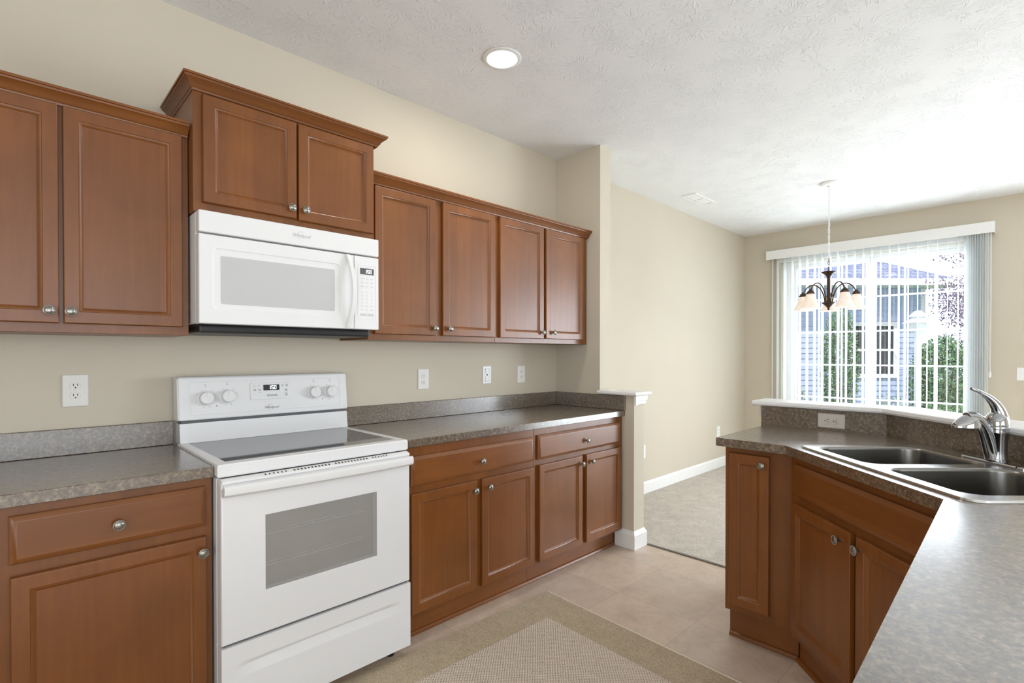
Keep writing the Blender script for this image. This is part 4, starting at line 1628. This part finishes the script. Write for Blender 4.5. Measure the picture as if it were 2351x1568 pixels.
def out(lat, dep):
    p = Vector((CAM.x, CAM.y, 0)) + FW * dep + RT * lat
    return (p.x, p.y, -0.25)


# neighbouring house, its wall facing this way
HO = out(9.60, 12.0)
t = thing('neighbour_house', 'blue grey clapboard neighbouring house seen through the dining window', 'house', HO, -YAW)
g0 = 0.0                              # local z zero is the ground
HW, HH = 6.2, 3.15
mb = MB()
lap = 0.125
pr = [(0.25, 0.0)]
z = 0.0
while z < HH:
    pr += [(-0.018, z), (-0.002, min(z + lap, HH))]
    z += lap
pr += [(0.25, HH)]
mb.prism_axis(pr, -HW, -0.06, 'x')
obj('siding', mb, M['siding'], t, smooth=0)
obj('side_wall', MB().box(-0.06, 0.0, 0.10, 6.0, 0, HH), M['siding'], t, smooth=0)
obj('corner_board', MB().box(-0.0595, 0.03, -0.035, 0.0995, 0, HH - 0.02), M['extwhite'], t, smooth=0)
obj('corner_board', MB().box(-2.22, -2.10, -0.045, -0.0185, 0, HH - 0.9), M['extwhite'], t, smooth=0)
obj('soffit', MB().box(-HW, 0.55, -0.50, 0.1, HH, HH + 0.03), M['extwhite'], t, smooth=0)
obj('gutter', MB().box(-HW, 0.62, -0.60, -0.505, HH - 0.02, HH + 0.13, 0.01, 1), M['extwhite'], t, smooth=0)
mb = MB()
p_ = 0.56
s_ = 3.4
ez = HH + 0.05
E1 = (0.62, -0.60); 
a = mb.v((-HW - 1, -0.60, ez)); b = mb.v((0.62, -0.60, ez)); c = mb.v((0.62 - s_, -0.60 + s_, ez + p_ * s_)); d = mb.v((-HW - 1, -0.60 + s_, ez + p_ * s_)); e = mb.v((0.62, -0.60 + 2 * s_, ez)); f = mb.v((-HW - 1, -0.60 + 2 * s_, ez))
mb.face([a, b, c, d]); mb.face([b, e, c]); mb.face([d, c, e, f]); mb.face([a, d, f]); mb.face([a, f, e, b])
obj('roof', mb, M['shingle'], t, smooth=0)


def ext_window(x0, x1, z0, z1):
    mb = MB()
    k = 0.09
    mb.box(x0, x0 + k, -0.05, -0.0185, z0, z1); mb.box(x1 - k, x1, -0.05, -0.0185, z0, z1)
    mb.box(x0 + k, x1 - k, -0.05, -0.0185, z0, z0 + k); mb.box(x0 + k, x1 - k, -0.05, -0.0185, z1 - k, z1)
    mb.box(x0 + k, x1 - k, -0.045, -0.0185, (z0 + z1) / 2 - 0.025, (z0 + z1) / 2 + 0.025)
    w = obj('window', mb, M['extwhite'], t, smooth=0)
    obj('pane', MB().box(x0 + k + 0.001, x1 - k - 0.001, -0.030, -0.019, z0 + k + 0.001, z1 - k - 0.001), M['lcd'], w, smooth=0)
    return w


ext_window(-1.75, -0.62, 1.05, 2.35)


def leaves(mb, c, rx, ry, rz, n, size, rnd, shell=0.55):
    for _ in range(n):
        while True:
            q = Vector((rnd.uniform(-1, 1), rnd.uniform(-1, 1), rnd.uniform(-1, 1)))
            if shell < q.length < 1:
                break
        p = Vector((c[0] + q.x * rx, c[1] + q.y * ry, c[2] + q.z * rz))
        ax = Vector((rnd.gauss(0, 1), rnd.gauss(0, 1), rnd.gauss(0, 1))).normalized()
        bx = ax.orthogonal().normalized()
        s = size * rnd.uniform(0.6, 1.3)
        m = p + ax * s * 0.5 + ax.cross(bx) * s * 0.12
        vs = [mb.v(p), mb.v(m + bx * s * 0.28), mb.v(p + ax * s), mb.v(m - bx * s * 0.28)]
        mb.face([vs[0], vs[1], vs[2]]); mb.face([vs[0], vs[2], vs[3]])


def shrub(name, label, cat, lat, dep, rx, h, n, size, mat, seed, core=True, group=None):
    rnd = random.Random(seed)
    t = thing(name, label, cat, out(lat, dep), 0, group)
    mb = MB()
    leaves(mb, (0, 0, h * 0.52), rx, rx, h * 0.48, n, size, rnd, 0.45)
    obj('foliage', mb, mat, t, smooth=0)
    mb = MB()
    for k in range(5):
        a = k * 1.3
        mb.tube([(0, 0, 0), (0.3 * rx * math.cos(a), 0.3 * rx * math.sin(a), h * 0.4), (0.6 * rx * math.cos(a), 0.6 * rx * math.sin(a), h * 0.85)], [0.03, 0.02, 0.006], 6)
    obj('stem', mb, M['bark'], t)
    return t


shrub('evergreen_shrub', 'tall narrow green shrub behind the left window sash', 'shrub', 6.45, 10.1, 0.32, 2.6, 6500, 0.055, M['leafg'], 1)
shrub('evergreen_shrub', 'broad rounded green bush behind the right side of the window', 'shrub', 7.88, 9.4, 0.52, 1.95, 8500, 0.055, M['leafg'], 2)
shrub('flowering_shrub', 'low pale leaved shrub at the lower left of the window', 'shrub', 5.0, 9.4, 0.50, 1.1, 3200, 0.05, M['leafl'], 3)
shrub('flowering_shrub', 'low pale leaved shrub below the neighbour window', 'shrub', 5.85, 8.0, 0.46, 0.95, 3600, 0.045, M['leafl'], 4)
shrub('flowering_shrub', 'low green white shrub at the lower right of the window', 'shrub', 6.85, 8.0, 0.46, 0.85, 3600, 0.045, M['leafg'], 5)

# purple leaved tree
rnd = random.Random(11)
t = thing('purple_leaf_tree', 'purple leaved tree with bare twigs at the right of the window view', 'tree', out(9.15, 9.7), 0)
mb = MB()
lf = MB()
mb.tube([(0, 0, 0), (0.03, 0.02, 0.9), (-0.03, 0.05, 1.7), (0.02, 0, 2.6), (-0.02, 0.03, 4.2)], [0.06, 0.05, 0.04, 0.025, 0.010], 8)
for k in range(46):
    z0_ = 1.3 + 2.7 * k / 46
    a = k * 2.4
    ln = rnd.uniform(0.35, 1.15)
    d_ = Vector((math.cos(a), math.sin(a), rnd.uniform(0.5, 1.6)))
    p0 = Vector((0, 0.02, z0_)); p1 = p0 + d_ * ln * 0.5; p2 = p0 + d_ * ln + Vector((0, 0, 0.15))
    mb.tube([p0, p1, p2], [0.012, 0.006, 0.0025], 5)
    for _ in range(3):
        e = p1 + Vector((rnd.gauss(0, 0.25), rnd.gauss(0, 0.25), rnd.uniform(0, 0.4)))
        mb.tube([p1, e], [0.004, 0.002], 4)
    dens = 170 if z0_ < 2.5 else 60
    leaves(lf, p1.lerp(p2, 0.5), 0.40, 0.40, 0.34, dens, 0.055, rnd, 0.0)
obj('trunk', mb, M['bark'], t)
obj('foliage', lf, M['leafp'], t, smooth=0)

# white post lantern / feeder with stacked roofs
t = thing('bird_feeder', 'white pagoda shaped bird feeder on a post outside the window', 'bird feeder', out(6.80, 8.6), -YAW)
mb = MB()
mb.box(-0.035, 0.035, -0.035, 0.035, 0, 2.02)
obj('post', mb, M['extwhite'], t, smooth=0)
mb = MB()
mb.box(-0.09, 0.09, -0.09, 0.09, 2.021, 2.12)
obj('box', mb, M['extwhite'], t, smooth=0)
for z0_, r in ((2.121, 0.155), (2.225, 0.10)):
    mb = MB()
    mb.loft([[(-r, -r, z0_), (r, -r, z0_), (r, r, z0_), (-r, r, z0_)], [(-r * 0.3, -r * 0.3, z0_ + 0.103), (r * 0.3, -r * 0.3, z0_ + 0.103), (r * 0.3, r * 0.3, z0_ + 0.103), (-r * 0.3, r * 0.3, z0_ + 0.103)]])
    obj('roof', mb, M['extwhite'], t, smooth=0)
